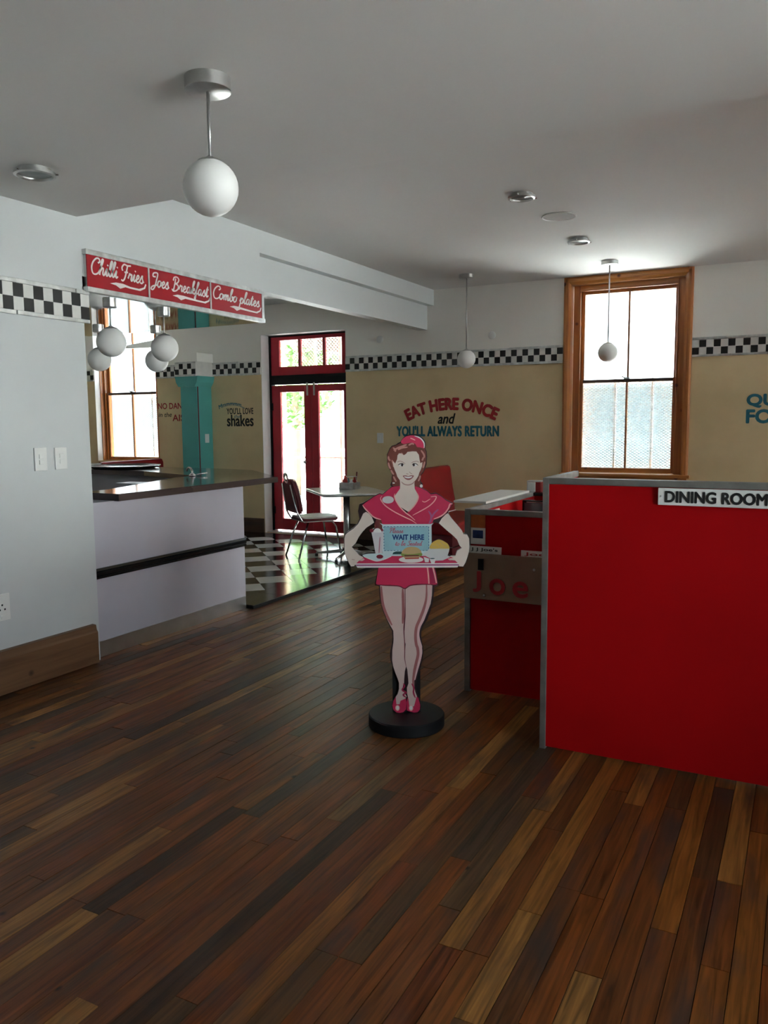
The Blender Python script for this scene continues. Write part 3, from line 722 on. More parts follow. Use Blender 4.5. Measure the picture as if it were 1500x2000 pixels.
B().box(-8.1, -5.3, 5.95, 6.35, .036, 1.005).done('back_panel', 'laminate', ct)

gr = empty('griddle', (-5.2, 4.6, 0), label='black flat-top griddle standing inside the service counter', cat='griddle')
B().box(-5.9, -4.85, 4.15, 4.95, .06, .90, .01).done('body', 'soot', gr)
B().box(-5.88, -4.87, 4.17, 4.93, .90, .93, .006).done('hotplate', 'soot', gr)
for k in range(4): B().tube([(-5.7 + k * .25, 4.145, .8), (-5.7 + k * .25, 4.12, .8)], .025, 12).done('knob', 'black_rubber', gr)
for sx in (-5.85, -4.9):
    for sy in (4.2, 4.9): B().tube([(sx, sy, .036), (sx, sy, .06)], .02, 8).done('foot', 'steel', gr)

tp = empty('tap', (-4.70, 5.40, 1.05), label='chrome swan-neck tap on the service counter', cat='tap')
B().lathe([(0, 1.05), (.03, 1.05), (.03, 1.06), (.015, 1.075), (0, 1.075)], (-4.70, 5.40, 0), 16).done('base', 'chrome', tp, True)
sp = [(-4.70, 5.40, 1.06)] + [(-4.70 - .075 + .075 * math.cos(a), 5.40 + .05 - .05 * math.cos(a), 1.085 + .035 * math.sin(a)) for a in [math.pi * k / 8 for k in range(9)]]
B().tube(sp, .009, 10).done('spout', 'chrome', tp, True)
B().tube([(-4.68, 5.43, 1.06), (-4.62, 5.50, 1.075)], .007, 8).done('lever', 'chrome', tp, True)

pn = empty('serving_tray', (-6.25, 6.2, 1.05), label='round black serving tray lying on the counter below the kitchen window', cat='tray')
B().lathe([(0, 1.052), (.30, 1.052), (.36, 1.066), (.37, 1.078), (.355, 1.078), (.30, 1.062), (0, 1.06)], (-6.25, 6.14, 0), 40).done('dish', 'black_gloss', pn, True)
B().tube([(-6.25 + .36 * math.cos(a), 6.14 + .36 * math.sin(a), 1.077) for a in [2 * math.pi * k / 32 for k in range(32)]], .005, 6, True).done('rim', 'steel', pn, True)
pf = B()
for k in range(6):
    a = .05 * k; pf.box(-7.25 + .01 * k, -6.75 + .008 * k, 5.95 + .006 * k, 6.25 + .004 * k, 1.051 + .006 * k, 1.056 + .006 * k)
pf.done('paper_stack', 'paper', label='pile of white paper sheets on the counter left of the round tray', cat='paper')

# ---- red menu sign on a mirror-bottomed hood
hd = empty('counter_hood', (-4.9, 4.5, 2.31), label='stainless steel hood with a mirror underside hanging over the service counter', cat='hood')
B().box(-5.9, -4.16, 3.21, 5.43, 2.318, 2.56).done('casing', 'steel', hd)
B().box(-5.9, -3.952, 3.61, 5.43, 2.310, 2.318).done('soffit', 'mirror_steel', hd)
B().box(-5.92, -3.952, 5.43, 5.445, 2.311, 2.56).done('end_trim', 'steel', hd)
sg = empty('menu_sign', (-3.94, 4.5, 2.31), label='long red menu sign with white script, fixed along the hood', cat='sign')
B().box(-3.95, -3.925, 3.622, 5.415, 2.335, 2.535).done('backing', 'steel', sg)
bt = B()
bt.box(-3.95, -3.912, 3.61, 5.425, 2.530, 2.562, .003); bt.box(-3.95, -3.908, 3.61, 5.43, 2.306, 2.338, .003); bt.box(-3.95, -3.914, 5.395, 5.425, 2.335, 2.535)
bt.done('trim', 'aluminium', sg)
pan = [(3.618, 4.128, 'Chilli Fries', 3.640, .445, 2.420, .098), (4.142, 4.757, 'Joes Breakfast', 4.160, .575, 2.418, .092), (4.771, 5.395, 'Combo plates', 4.785, .575, 2.422, .092)]
for i, (a, c, txt, tx, tw, tz, th) in enumerate(pan):
    p_ = B().box(-3.925, -3.918, a, c, 2.338, 2.531).done('panel', 'sign_red', sg)
    decal('script_lettering', script_mesh(txt, tw, th, .22), 'letter_white', p_, (-3.9165, tx, tz), *SIDEW)
    x0, x1, zb = tx + tw * .35, tx + tw + .02, 2.382
    top = [(x0, zb), (x0 + .05, zb + .012), (x0 + .11, zb + .012), (x1 - .14, zb + .002), (x1 - .06, zb), (x1 - .015, zb + .015), (x1, zb + .04)]
    bot = [(x1 + .008, zb + .035), (x1 - .005, zb + .008), (x1 - .05, zb - .012), (x1 - .14, zb - .010), (x0 + .13, zb - .006), (x0 + .085, zb - .022), (x0 + .05, zb - .006)]
    decal('swash', flat_mesh([top + bot], .0008), 'letter_white', p_, (-3.9165, 0, 0), *SIDEW)
    if i: B().box(-3.925, -3.912, a - .014, a, 2.335, 2.535).done('divider', 'aluminium', sg)

# ---- globe pendants
def pendant(name, x, y, zc, zg, r, rc, label, group=None, canopy_h=.045):
    t = empty(name, (x, y, zc), label=label, cat='pendant light', group=group)
    B().lathe([(0, zc), (rc, zc), (rc, zc - canopy_h), (rc - .004, zc - canopy_h - .003), (0, zc - canopy_h - .003)], (x, y, 0), 36).done('canopy', 'brushed', t, True)
    smooth_angle(t.children[0])
    B().tube([(x, y, zc - canopy_h), (x, y, zg + r - .004)], .0065 if rc > .07 else .005, 10).done('rod', 'brushed', t, True)
    q_ = math.sqrt(r * r - .045 ** 2); B().lathe([(0, zg + r + .010), (.010, zg + r + .010), (.016, zg + r + .004), (.030, zg + math.sqrt(r * r - .0009) + .004), (.045, zg + q_ + .004), (.047, zg + q_ - .004), (.040, zg + q_ - .004)], (x, y, 0), 24).done('cap', 'brushed', t, True)
    B().sphere((x, y, zg), r, 36).done('globe', 'globe', t, True)
    return t
pendant('globe_pendant', -1.98, 2.43, 2.745, 2.362, .101, .084, 'large white glass globe pendant on the near ceiling, short steel rod', 'globe pendants')
pendant('globe_pendant', -3.245, 8.12, 3.04, 2.163, .097, .081, 'white globe pendant on a long rod in front of the painted slogan wall', 'globe pendants', canopy_h=.035)
pendant('globe_pendant', -1.765, 8.15, 3.04, 2.165, .095, .080, 'white globe pendant on a long rod in front of the tall pine window', 'globe pendants', canopy_h=.035)
for lab, x, y, zg in (('nearest left globe pendant under the counter hood', -4.17, 4.03, 2.05), ('small far left globe pendant under the counter hood', -5.35, 5.03, 2.05),
                 ('front right globe pendant under the counter hood', -4.17, 4.54, 2.05), ('globe pendant half hidden behind the right one under the counter hood', -5.0, 5.43 - .09, 2.045)):
    pendant('hood_pendant', x, y, 2.31, zg, .098, .045, lab, 'globe pendants under the counter hood', canopy_h=.03)

# ---- ceiling spotlights and speaker
def spot(x, y, z, r, label, mface):
    t = empty('ceiling_spotlight', (x, y, z), label=label, cat='spotlight', group='ceiling spotlights')
    smooth_angle(B().lathe([(r * .8, z), (r * .8, z - .012), (r, z - .018), (r, z - .032), (r * .86, z - .036), (r * .80, z - .028), (r * .80, z - .02)], (x, y, 0), 36).done('rim', 'brushed', t))
    B().lathe([(0, z - .020), (r * .8, z - .020), (r * .8, z - .024), (0, z - .027)], (x, y, 0), 32).done('lens', mface, t, True)
    for a in (.6, 2.7, 4.8): B().tube([(x + r * math.cos(a), y + r * math.sin(a), z - .025), (x + (r + .014) * math.cos(a), y + (r + .014) * math.sin(a), z - .025)], .005, 8).done('screw', 'chrome', t)
spot(-3.40, 2.84, 2.745, .098, 'round metal spotlight on the near ceiling above the left wall', 'frost')
spot(-1.79, 5.48, 3.04, .092, 'round metal spotlight left of the ceiling speaker', 'frost')
spot(-1.79, 7.04, 3.04, .094, 'round metal spotlight nearest the tall pine window', 'frost')
t = empty('ceiling_speaker', (-1.728, 6.197, 3.04), label='flat round grey speaker grille set flush in the ceiling between two spotlights', cat='speaker')
smooth_angle(B().lathe([(.128, 3.04), (.132, 3.034), (.128, 3.031), (.12, 3.033), (.12, 3.04)], (-1.728, 6.197, 0), 40).done('rim', 'plastic_white', t))
B().lathe([(0, 3.034), (.12, 3.034), (.12, 3.038), (0, 3.038)], (-1.728, 6.197, 0), 40).done('grille', 'speaker_grille', t)

# ---- switches and sockets
def plate(name, org, u, w_, h_, label, cat, kind, group=None):
    u = Vector(u); n = u.cross(Vector((0, 0, 1))); org = Vector(org)
    t = empty(name, org, label=label, cat=cat, group=group or ('switch plates' if kind == 'switch' else None))
    def bx(nm, a, c, za, zc, d0, d1, m, bev=.003):
        p = org + u * a + n * d0; q = org + u * c + n * d1
        return B().box(min(p.x, q.x), max(p.x, q.x), min(p.y, q.y), max(p.y, q.y), org.z + za, org.z + zc, bev).done(nm, m, t)
    bx('cover', -w_ / 2, w_ / 2, -h_ / 2, h_ / 2, .0005, .010, 'plastic_white')
    if kind == 'switch':
        for za in (-.03, .004): bx('rocker', -.014, .014, za, za + .026, .0095, .016, 'plastic_white', .002)
    else:
        for a, za in ((-.016, -.012), (.016, -.012), (0, .014)): bx('socket_hole', a - .005, a + .005, za - .005, za + .005, .0095, .0106, 'black_rubber', 0)
        bx('rocker', -.012, .012, -h_ / 2 + .012, -h_ / 2 + .03, .0095, .016, 'plastic_white', .002)
plate('light_switch', (-3.95, 3.227, 1.302), (0, 1, 0), .085, .135, 'left white switch plate of the pair on the left wall', 'switch', 'switch')
plate('light_switch', (-3.95, 3.372, 1.301), (0, 1, 0), .085, .13, 'right white switch plate of the pair on the left wall', 'switch', 'switch')
plate('wall_socket', (-3.95, 2.915, .487), (0, 1, 0), .10, .15, 'white power socket low on the left wall above the skirting', 'socket', 'socket')
plate('light_switch', (-4.675, 8.85, 1.307), (1, 0, 0), .085, .125, 'white switch plate on the cream wall between the red door and the slogan', 'switch', 'switch')
plate('light_switch', (-7.31, 8.72, 1.30), (0, 1, 0), .08, .12, 'white switch plate on the side of the teal pilaster', 'switch', 'switch')
for x_, z_, l_ in ((-4.67, 2.508, 'round white blanking cover high on the wall right of the red door'), (-3.224, 2.476, 'round white blanking cover high on the wall near the pine window')):
    o = B().lathe([(0, 0), (.045, 0), (.045, .008), (.038, .013), (0, .013)], (0, 0, 0), 28).done('blanking_cover', 'white_paint', None, True, label=l_, cat='wall cover', group='blanking covers on the far wall')
    o.rotation_euler = (math.pi / 2, 0, 0); o.location = (x_, YW - .0005, z_)

# ---- chair, table, condiments
def make_chair(x, y, rz, label):
    t = empty('diner_chair', (x, y, TILE), rz, label=label, cat='chair'); LOCAL.add(t)
    st = [(-.205, -.17), (-.16, -.205), (.12, -.22), (.20, -.19), (.235, -.10), (.24, 0), (.235, .10), (.20, .19), (.12, .22), (-.16, .205), (-.205, .17)]
    sb = B().prism(st, 'z', .405, .455); bmesh.ops.bevel(sb.bm, geom=[e for e in sb.bm.edges if abs(e.verts[0].co.z - e.verts[1].co.z) < 1e-5], offset=.014, segments=3, affect='EDGES')
    seat = sb.done('seat', 'maroon_vinyl', t); smooth_angle(seat, 50)
    for zz in (.412, .449): B().tube([(p[0] * 1.012, p[1] * 1.012, zz) for p in st], .0045, 6, True).done('piping', 'plastic_white', seat, True)
    bp = []
    prof = [(.165, .50), (.19, .54), (.195, .66), (.185, .76), (.16, .83), (.12, .865), (0, .875)]
    outl = [(-p[0], p[1]) for p in prof[:-1]] + [(0, .875)] + [(p[0], p[1]) for p in reversed(prof[:-1])]
    bb = B().prism(outl, 'x', -.03, .03); bmesh.ops.bevel(bb.bm, geom=[e for e in bb.bm.edges if abs(e.verts[0].co.x - e.verts[1].co.x) < 1e-5], offset=.016, segments=3, affect='EDGES')
    tilt = Matrix.Translation((-.215, 0, .46)) @ Matrix.Rotation(math.radians(-11), 4, 'Y') @ Matrix.Translation((0, 0, -.46))
    bmesh.ops.transform(bb.bm, matrix=tilt, verts=bb.bm.verts)
    back = bb.done('backrest', 'maroon_vinyl', t); smooth_angle(back, 50)
    for xx in (.026,): B().tube([tilt @ Vector((xx, p[0], p[1])) for p in outl], .004, 6, True).done('piping', 'plastic_white', back, True)
    pl = [tilt @ Vector((-.034, s * .10, z)) for s, z in ((0, 0),)]
    for s in (-1, 1):
        B().tube([(-.17, s * .175, .40), (-.215, s * .175, .43), tilt @ Vector((-.036, s * .17, .52)), tilt @ Vector((-.036, s * .13, .83))], .010, 10).done('back_post', 'chrome', t, True)
        B().tube([(-.13, s * .15, .405), (-.19, s * .18, .25), (-.27, s * .205, 0)], .0105, 10).done('leg', 'chrome', t, True)
        B().tube([(.05, s * .15, .402), (.15, s * .165, .395), (.185, s * .175, .34), (.235, s * .20, 0)], .0105, 10).done('leg', 'chrome', t, True)
    hp = [tilt @ Vector((-.025, .05 * math.cos(a), .895 + .05 * math.sin(a))) for a in [2 * math.pi * k / 20 for k in range(20)]]
    B().tube(hp, .013, 10, True).done('handle_ring', 'chrome', t, True)
    return t
make_chair(-4.80, 7.50, math.radians(54), 'maroon vinyl diner chair with chrome legs standing in front of the red doors')

tc = Vector((-4.42, 7.56, 0)); tr = math.radians(-45)
t = empty('diner_table', (tc.x, tc.y, TILE), tr, label='white-topped diner table with metal edge on a single steel post, beside the chair', cat='table'); LOCAL.add(t)
def rrect(hx, hy, r):
    out = []
    for cx, cy, a0 in ((hx - r, hy - r, 0), (-hx + r, hy - r, 90), (-hx + r, -hy + r, 180), (hx - r, -hy + r, 270)):
        out += [(cx + r * math.cos(math.radians(a0 + k * 22.5)), cy + r * math.sin(math.radians(a0 + k * 22.5))) for k in range(5)]
    return out
B().prism(rrect(.45, .35, .06), 'z', .715, .743).done('tabletop', 'table_top', t)
B().tube([(p[0], p[1], .728) for p in rrect(.453, .353, .062)], .015, 8, True).done('metal_edge', 'steel', t, True)
B().tube([(0, 0, .05), (0, 0, .715)], .036, 20).done('post', 'steel', t, True)
B().box(-.16, .16, -.16, .16, .705, .715).done('mounting_plate', 'black_rubber', t)
B().lathe([(0, .11), (.04, .11), (.06, .06), (.075, .045), (0, .045)], (0, 0, 0), 20).done('hub', 'black_rubber', t, True)
for k in range(4):
    a = math.radians(45 + 90 * k) + .2; c_, s_ = math.cos(a), math.sin(a)
    B().tube([(.04 * c_, .04 * s_, .075), (.2 * c_, .2 * s_, .055), (.36 * c_, .36 * s_, .04)], [.022, .018, .013], 10).done('foot', 'steel', t, True)
    B().lathe([(0, 0), (.017, 0), (.017, .03), (0, .03)], (.36 * c_, .36 * s_, 0), 12).done('glide', 'black_rubber', t)

cz = TILE + .743
cd = empty('condiment_caddy', (-4.47, 7.72, cz), label='metal condiment caddy with a red sauce bottle on the diner table', cat='caddy')
cb = B(); cb.box(-4.56, -4.38, 7.64, 7.80, cz + .001, cz + .006)
for a in ((-4.56, -4.555, 7.64, 7.80), (-4.385, -4.38, 7.64, 7.80), (-4.56, -4.38, 7.64, 7.645), (-4.56, -4.38, 7.795, 7.80)): cb.box(*a, cz + .001, cz + .075)
cb.done('holder', 'aluminium', cd)
B().tube([(-4.56, 7.72, cz + .07), (-4.56, 7.72, cz + .14), (-4.38, 7.72, cz + .14), (-4.38, 7.72, cz + .07)], .004, 8).done('handle', 'chrome', cd, True)
for bx_, by_, m_, hh in ((-4.51, 7.69, 'ketchup', .15), (-4.43, 7.69, 'plastic_white', .11), (-4.43, 7.76, 'ketchup', .13), (-4.51, 7.76, 'frost', .12)):
    B().lathe([(0, cz + .007), (.026, cz + .007), (.028, cz + hh * .65), (.012, cz + hh * .8), (.010, cz + hh), (0, cz + hh)], (bx_, by_, 0), 16).done('bottle', m_, cd, True)
B().tube([(-4.40, 7.75, cz + .1), (-4.395, 7.755, cz + .19)], .008, 8).done('spoon', 'maroon_vinyl', cd)

# ---- booth benches
def make_booth(x, y, rz, z, label, length=1.15):
    t = empty('booth_bench', (x, y, z), rz, label=label, cat='bench', group='red booth benches'); LOCAL.add(t)
    h = length / 2
    bp = [(-.10, .40), (.06, .40), (.045, .60), (.0, .95), (-.012, .985), (-.04, 1.0), (-.075, .99), (-.095, .95)]
    bb = B().prism(bp, 'y', -h, h); bmesh.ops.bevel(bb.bm, geom=[e for e in bb.bm.edges if abs(e.verts[0].co.y - e.verts[1].co.y) < 1e-5], offset=.03, segments=3, affect='EDGES')
    smooth_angle(bb.done('backrest', 'red_vinyl', t), 50)
    B().box(.03, .55, -h + .01, h - .01, .33, .47, .03).done('seat', 'red_vinyl', t)
    B().tube([(.065, -h + .03, .475), (.065, h - .03, .475)], .006, 6).done('piping', 'plastic_white', t)
    B().tube([(.545, -h + .03, .345), (.552, -h + .03, .35), (.552, h - .03, .35), (.545, h - .03, .345)], .008, 6).done('chrome_trim', 'chrome', t)
    B().box(-.08, .48, -h + .03, h - .03, .09, .33).done('base', 'maroon_vinyl', t)
    B().box(-.05, .45, -h + .06, h - .06, 0, .09).done('plinth', 'black_rubber', t)
    B().box(-.09, .49, -h + .025, h - .025, .205, .215).done('trim_line', 'chrome', t)
    return t
make_booth(-3.66, 8.13, 0, 0, 'red vinyl booth bench behind the standing waitress cut-out')
make_booth(-9.75, 8.0, 0, TILE, 'red vinyl booth bench below the left side of the kitchen window')
make_booth(-8.05, 8.0, math.pi, TILE, 'red vinyl booth bench behind the counter, right of the kitchen window')

# ---- red partition with the dining-room sign
pt = empty('red_partition', (-.2, 3.5, 0), label='tall red laminate partition with metal edging and a DINING ROOM sign', cat='partition')
B().box(-1.005, 1.6, 3.495, 3.53, .012, 1.226).done('front_panel', 'red_panel', pt)
B().box(-1.028, -1.0, 3.488, 3.535, 0, 1.25, .003).done('corner_trim', 'dull_metal', pt)
B().box(-1.0, 1.6, 3.486, 3.535, 1.222, 1.25, .003).done('top_trim', 'dull_metal', pt)
B().box(-1.028, -1.005, 3.535, 4.02, .012, 1.226).done('side_panel', 'red_panel', pt)
B().box(-1.030, -1.002, 3.535, 4.03, 1.222, 1.25, .003).done('side_trim', 'dull_metal', pt)
B().box(-.99, 1.6, 3.53, 4.02, .70, .73).done('shelf', 'paper', pt)
dsn = empty('dining_room_sign', (-.32, 3.49, 1.15), label='white board sign reading DINING ROOM on the red partition', cat='sign')
B().box(-.533, -.10, 3.472, 3.485, 1.150, 1.2205, .002).done('board', 'plastic_white', dsn)
decal('lettering', text_mesh('DINING ROOM', .385, .049, bold=.045, depth=.002), 'letter_black', dsn, (-.313, 3.4715, 1.161), *FARW)
for sx in (-.522, -.111): B().tube([(sx, 3.472, 1.187), (sx, 3.469, 1.187)], .003, 8).done('screw', 'brushed', dsn)

# ---- host stand
hs = empty('host_stand', (-1.3, 4.5, 0), label='dark red host stand with metal edging, tucked behind the red partition', cat='host stand')
B().box(-1.62, -1.03, 4.085, 4.11, .012, 1.0).done('front_panel', 'red_panel', hs)
B().box(-1.637, -1.603, 4.078, 4.115, 0, 1.028, .003).done('corner_trim', 'dull_metal', hs)
B().box(-1.603, -1.03, 4.078, 4.115, .996, 1.026, .003).done('front_trim', 'dull_metal', hs)
B().box(-1.635, -1.612, 4.115, 5.3, .012, 1.0).done('side_panel', 'red_panel', hs)
B().box(-1.637, -1.609, 4.115, 5.3, .996, 1.026, .003).done('side_trim', 'dull_metal', hs)
B().box(-1.61, -.6, 4.6, 5.3, .74, .77).done('desk', 'maroon_vinyl', hs)
B().box(-1.635, -.6, 5.275, 5.3, .012, 1.0).done('back_panel', 'red_panel', hs)
B().box(-1.637, -.6, 5.24, 5.34, 1.0, 1.02, .003).done('back_ledge', 'black_gloss', hs)
B().box(-1.607, -1.605, 4.42, 4.56, .85, .985).done('notice', 'paper', hs)
B().box(-1.607, -1.605, 4.18, 4.26, .90, .985).done('notice', 'paper', hs)
wl = B().box(-1.82, -1.618, 4.36, 5.18, 1.0275, 1.040).done('menu_board', 'paper', label='white board lying on top of the host stand side', cat='board')
ps = empty('till_screen', (-1.42, 4.9, .77), label='black till screen standing inside the host stand', cat='till')
B().box(-1.57, -1.20, 4.88, 4.92, .82, 1.005, .006).done('screen_case', 'black_gloss', ps)
B().box(-1.555, -1.215, 4.877, 4.8805, .85, .99).done('display', 'dark_glass', ps)
B().box(-1.54, -1.42, 4.875, 4.879, .992, .996).done('edge_strip', 'brushed', ps)  # narrow brushed-metal strip above the display
B().box(-1.43, -1.35, 4.89, 4.93, .775, .83).done('stem', 'black_rubber', ps)
B().box(-1.50, -1.28, 4.82, 5.0, .77, .785, .004).done('foot', 'black_rubber', ps)
np_ = empty('napkin_dispenser', (-1.60, 5.29, 1.02), label='red and steel napkin dispenser with white napkins on the back of the host stand', cat='napkin holder')
B().box(-1.655, -1.565, 5.262, 5.33, 1.021, 1.095, .008).done('body', 'red_vinyl', np_)
B().box(-1.652, -1.60, 5.256, 5.262, 1.026, 1.09, .002).done('napkins', 'plastic_white', np_)
B().box(-1.66, -1.652, 5.258, 5.33, 1.021, 1.097, .002).done('side_plate', 'steel', np_)
B().box(-1.66, -1.56, 5.257, 5.332, 1.092, 1.10, .002).done('top_plate', 'steel', np_)
sh = empty('salt_shaker', (-1.51, 5.29, 1.02), label='glass salt shaker with metal cap beside the napkin dispenser', cat='shaker')
B().lathe([(0, 1.021), (.024, 1.021), (.022, 1.06), (.018, 1.072), (0, 1.072)], (-1.515, 5.29, 0), 16).done('jar', 'frost', sh, True)
B().lathe([(.019, 1.072), (.019, 1.085), (.010, 1.094), (0, 1.095)], (-1.515, 5.29, 0), 16).done('cap', 'chrome', sh, True)

# leaflet rack and prints on the host stand front
rk = empty('leaflet_rack', (-1.38, 4.0, .55), label='brown wooden leaflet rack with red letters Joe on the host stand', cat='rack')
B().box(-1.605, -1.04, 3.99, 4.002, .552, .80, .003).done('front_board', 'cardboard', rk)
B().box(-1.605, -1.04, 4.002, 4.083, .552, .562).done('bottom', 'cardboard', rk)
for xx in (-1.605, -1.048): B().box(xx, xx + .008, 4.002, 4.083, .552, .79).done('side', 'cardboard', rk)
for ch, x0, x1, z0, z1 in (('J', -1.552, -1.505, .590, .705), ('o', -1.458, -1.370, .585, .672), ('e', -1.33, -1.245, .580, .668)):
    decal('letter', text_mesh(ch, x1 - x0, z1 - z0, bold=.03, depth=.004), 'letter_red', rk, ((x0 + x1) / 2, 3.9895, z0), *FARW)
B().box(-1.523, -1.492, 3.985, 3.99, .712, .772, .001).done('slot', 'black_rubber', rk)
for xx, zz in ((-1.488, .575), (-1.215, .735)): B().sphere((xx, 3.988, zz), .007, 10).done('stud', 'brushed', rk)
for i, (x0, x1, zt, lean, lab) in enumerate(((-1.60, -1.41, .832, .02, 'white leaflet sticking out on the left of the rack'), (-1.30, -1.10, .826, .015, 'white leaflet sticking out on the right of the rack'))):
    o = B().prism([(4.015, .565), (4.018, .565), (4.021 + lean, zt), (4.018 + lean, zt)], 'x', x0, x1).done('leaflet', 'paper', label=lab, cat='leaflet', group='leaflets in the rack')
    decal('lettering', text_mesh("J J Joe's" if i == 0 else "Joe's", (x1 - x0) * .8, .022, bold=.02, depth=.0006), 'letter_black' if i == 0 else 'letter_red', o, ((x0 + x1) / 2, 4.0125 + lean, zt - .029), *FARW)
st_ = empty('notice_card', (-1.56, 4.083, .87), label='orange and white notice card with a blue picture on the host stand corner', cat='card')
B().box(-1.601, -1.518, 4.080, 4.0845, .925, .995).done('orange_half', 'orange_print', st_)
B().box(-1.601, -1.518, 4.080, 4.0845, .835, .925).done('white_half', 'paper', st_)
B().box(-1.589, -1.530, 4.0785, 4.080, .868, .912).done('picture', 'screen_blue', st_)
# ================================================================ waitress cut-out board (a flat printed board on a round foot)
K = 0.002562                                    # metres on the board for one drawing unit
SX, SY, SZ = -1.704, 3.479, .065
ang = math.atan2(SX, SY)                        # board turned to face the middle of the near floor
wt = empty('waitress_standee', (SX, SY, 0), -ang, label='cut-out board of a waitress in pink-red uniform holding a tray', cat='standee'); LOCAL.add(wt)
Z1, Z2, Z3, Z4, Z5, Z6 = (750, 846, 15.0), (670, 940, 11.108), (795, 940, 11.108), (720, 1010, 8.824), (725, 1100, 10.0), (735, 1250, 11.54)
def T(zf, pts): return [((zf[0] + p[0] / zf[2] - 795) * K, (1391 - zf[1] - p[1] / zf[2]) * K + SZ) for p in pts]
def U(pts): return [((p[0] - 795) * K, (1391 - p[1]) * K + SZ) for p in pts]
def ell(zf, cx, cy, rx, ry, n=24): return T(zf, [(cx + rx * math.cos(2 * math.pi * k / n), cy + ry * math.sin(2 * math.pi * k / n)) for k in range(n)])
def rnd(poly, n=4): return [(v.x, v.y) for v in catmull(poly, n, True)]
for nm, col in dict(p_outline=(.022, .006, .009), p_skin=(.70, .60, .53), p_skin_shade=(.40, .24, .21), p_leg=(.62, .46, .42), p_leg_shade=(.36, .12, .12), p_leg_light=(.70, .45, .46), p_maroon=(.16, .012, .03),
                    p_hair=(.17, .042, .03), p_hair_light=(.50, .24, .20), p_pink=(.56, .022, .085), p_pink_dark=(.36, .012, .065), p_hat=(.62, .03, .10), p_trim=(.82, .42, .38), p_white=(.74, .72, .70),
                    p_grey=(.60, .60, .60), p_ice=(.52, .66, .68), p_blue=(.28, .50, .57), p_navy=(.01, .06, .22), p_script=(.45, .16, .22), p_bun=(.55, .38, .18), p_green=(.22, .30, .06),
                    p_meat=(.16, .04, .03), p_tomato=(.48, .10, .07), p_fries=(.66, .43, .08), p_glass=(.62, .58, .60), p_cherry=(.22, .01, .03), p_lip=(.30, .09, .09), p_purple=(.34, .10, .22), p_teal=(.02, .08, .08)).items():
    mat(nm, col, 0.42)
FX = Matrix(((1, 0, 0, 0), (0, 0, -1, 0), (0, 1, 0, 0), (0, 0, 0, 1)))          # drawing plane -> upright board, print side towards -y
layer = [0]
def lay_print(name, me, m, parent, step=True):
    if step: layer[0] += 1
    me.transform(FX); me.transform(Matrix.Translation((0, -.0075 - .00012 * layer[0], 0)))
    return link_mesh(name, me, m, parent)
def P_(name, polys, m, parent, smooth=False):
    if smooth: polys = [rnd(p) for p in polys]
    cu = D.curves.new('p', 'CURVE'); cu.dimensions = '2D'; cu.fill_mode = 'FRONT'
    for p in polys:
        s = cu.splines.new('POLY'); s.points.add(len(p) - 1); s.use_cyclic_u = True
        for q, pt_ in zip(p, s.points): pt_.co = (q[0], q[1], 0, 1)
    return lay_print(name, curve_mesh(cu), m, parent)
def R_(name, strokes, wid, m, parent, taper=True):
    bm = bmesh.new()
    for s in strokes: ribbon(bm, s, wid * K, taper=taper)
    me = D.meshes.new(name); bm.to_mesh(me); bm.free(); return lay_print(name, me, m, parent)

head = [(250, 1540), (290, 1420), (290, 1330), (300, 1250), (270, 1150), (225, 1090), (190, 1020), (165, 930), (165, 800), (160, 680), (200, 590), (240, 500), (300, 430), (410, 400), (480, 350), (540, 325), (580, 260), (650, 180), (760, 125), (870, 105), (1000, 115), (1110, 165), (1190, 235), (1240, 320), (1255, 420), (1245, 510), (1280, 600), (1290, 740), (1280, 870), (1275, 960), (1240, 1060), (1210, 1140), (1180, 1200), (1120, 1260), (1110, 1360), (1100, 1440), (1160, 1500), (1170, 1570), (1120, 1610)]
r_arm = [(330, 150), (450, 210), (530, 275), (640, 262), (740, 317), (850, 407), (990, 478), (990, 508), (930, 600), (890, 680), (920, 720), (1000, 840), (1100, 960), (1190, 1060), (1215, 1130), (1290, 1138), (1342, 1230), (1347, 1400), (1342, 1520), (1312, 1620), (1272, 1740), (1218, 1832), (1120, 1828), (1060, 1845)]
skirt_r = [(1262, 62), (1285, 180), (1312, 350), (1307, 402), (1245, 422), (1232, 560), (1220, 720), (1170, 900), (1110, 1060), (1040, 1180), (990, 1280), (985, 1380), (1000, 1480)]
leg_r = [(1050, 69), (1062, 120), (1072, 230), (1062, 350), (1042, 470), (1002, 620), (952, 780), (912, 920), (902, 1020), (912, 1120), (952, 1230), (992, 1340), (1012, 1480), (1007, 1560), (962, 1632), (880, 1652), (790, 1624), (720, 1595), (690, 1595), (640, 1634), (560, 1658), (470, 1643), (398, 1592), (368, 1500), (378, 1400), (428, 1300), (478, 1230), (508, 1150), (518, 1040), (513, 930), (478, 820), (428, 690), (388, 580), (348, 450), (328, 330), (343, 200), (368, 80)]
leg_l = [(430, 1500), (438, 1400), (428, 1290), (378, 1190), (318, 1060), (268, 930), (228, 800), (198, 640), (188, 420), (118, 402), (108, 370), (138, 240), (172, 62)]
l_arm = [(810, 1845), (370, 1845), (330, 1802), (270, 1834), (218, 1822), (178, 1740), (138, 1640), (108, 1560), (88, 1480), (92, 1350), (88, 1220), (108, 1130), (158, 1078), (278, 998), (378, 898), (420, 800), (395, 640), (425, 490), (510, 458), (620, 395), (740, 315), (850, 267), (910, 287), (950, 247), (1030, 187), (1100, 118)]
outline = T(Z1, head) + T(Z3, r_arm) + T(Z5, skirt_r) + T(Z6, leg_r) + T(Z5, leg_l) + T(Z2, l_arm)
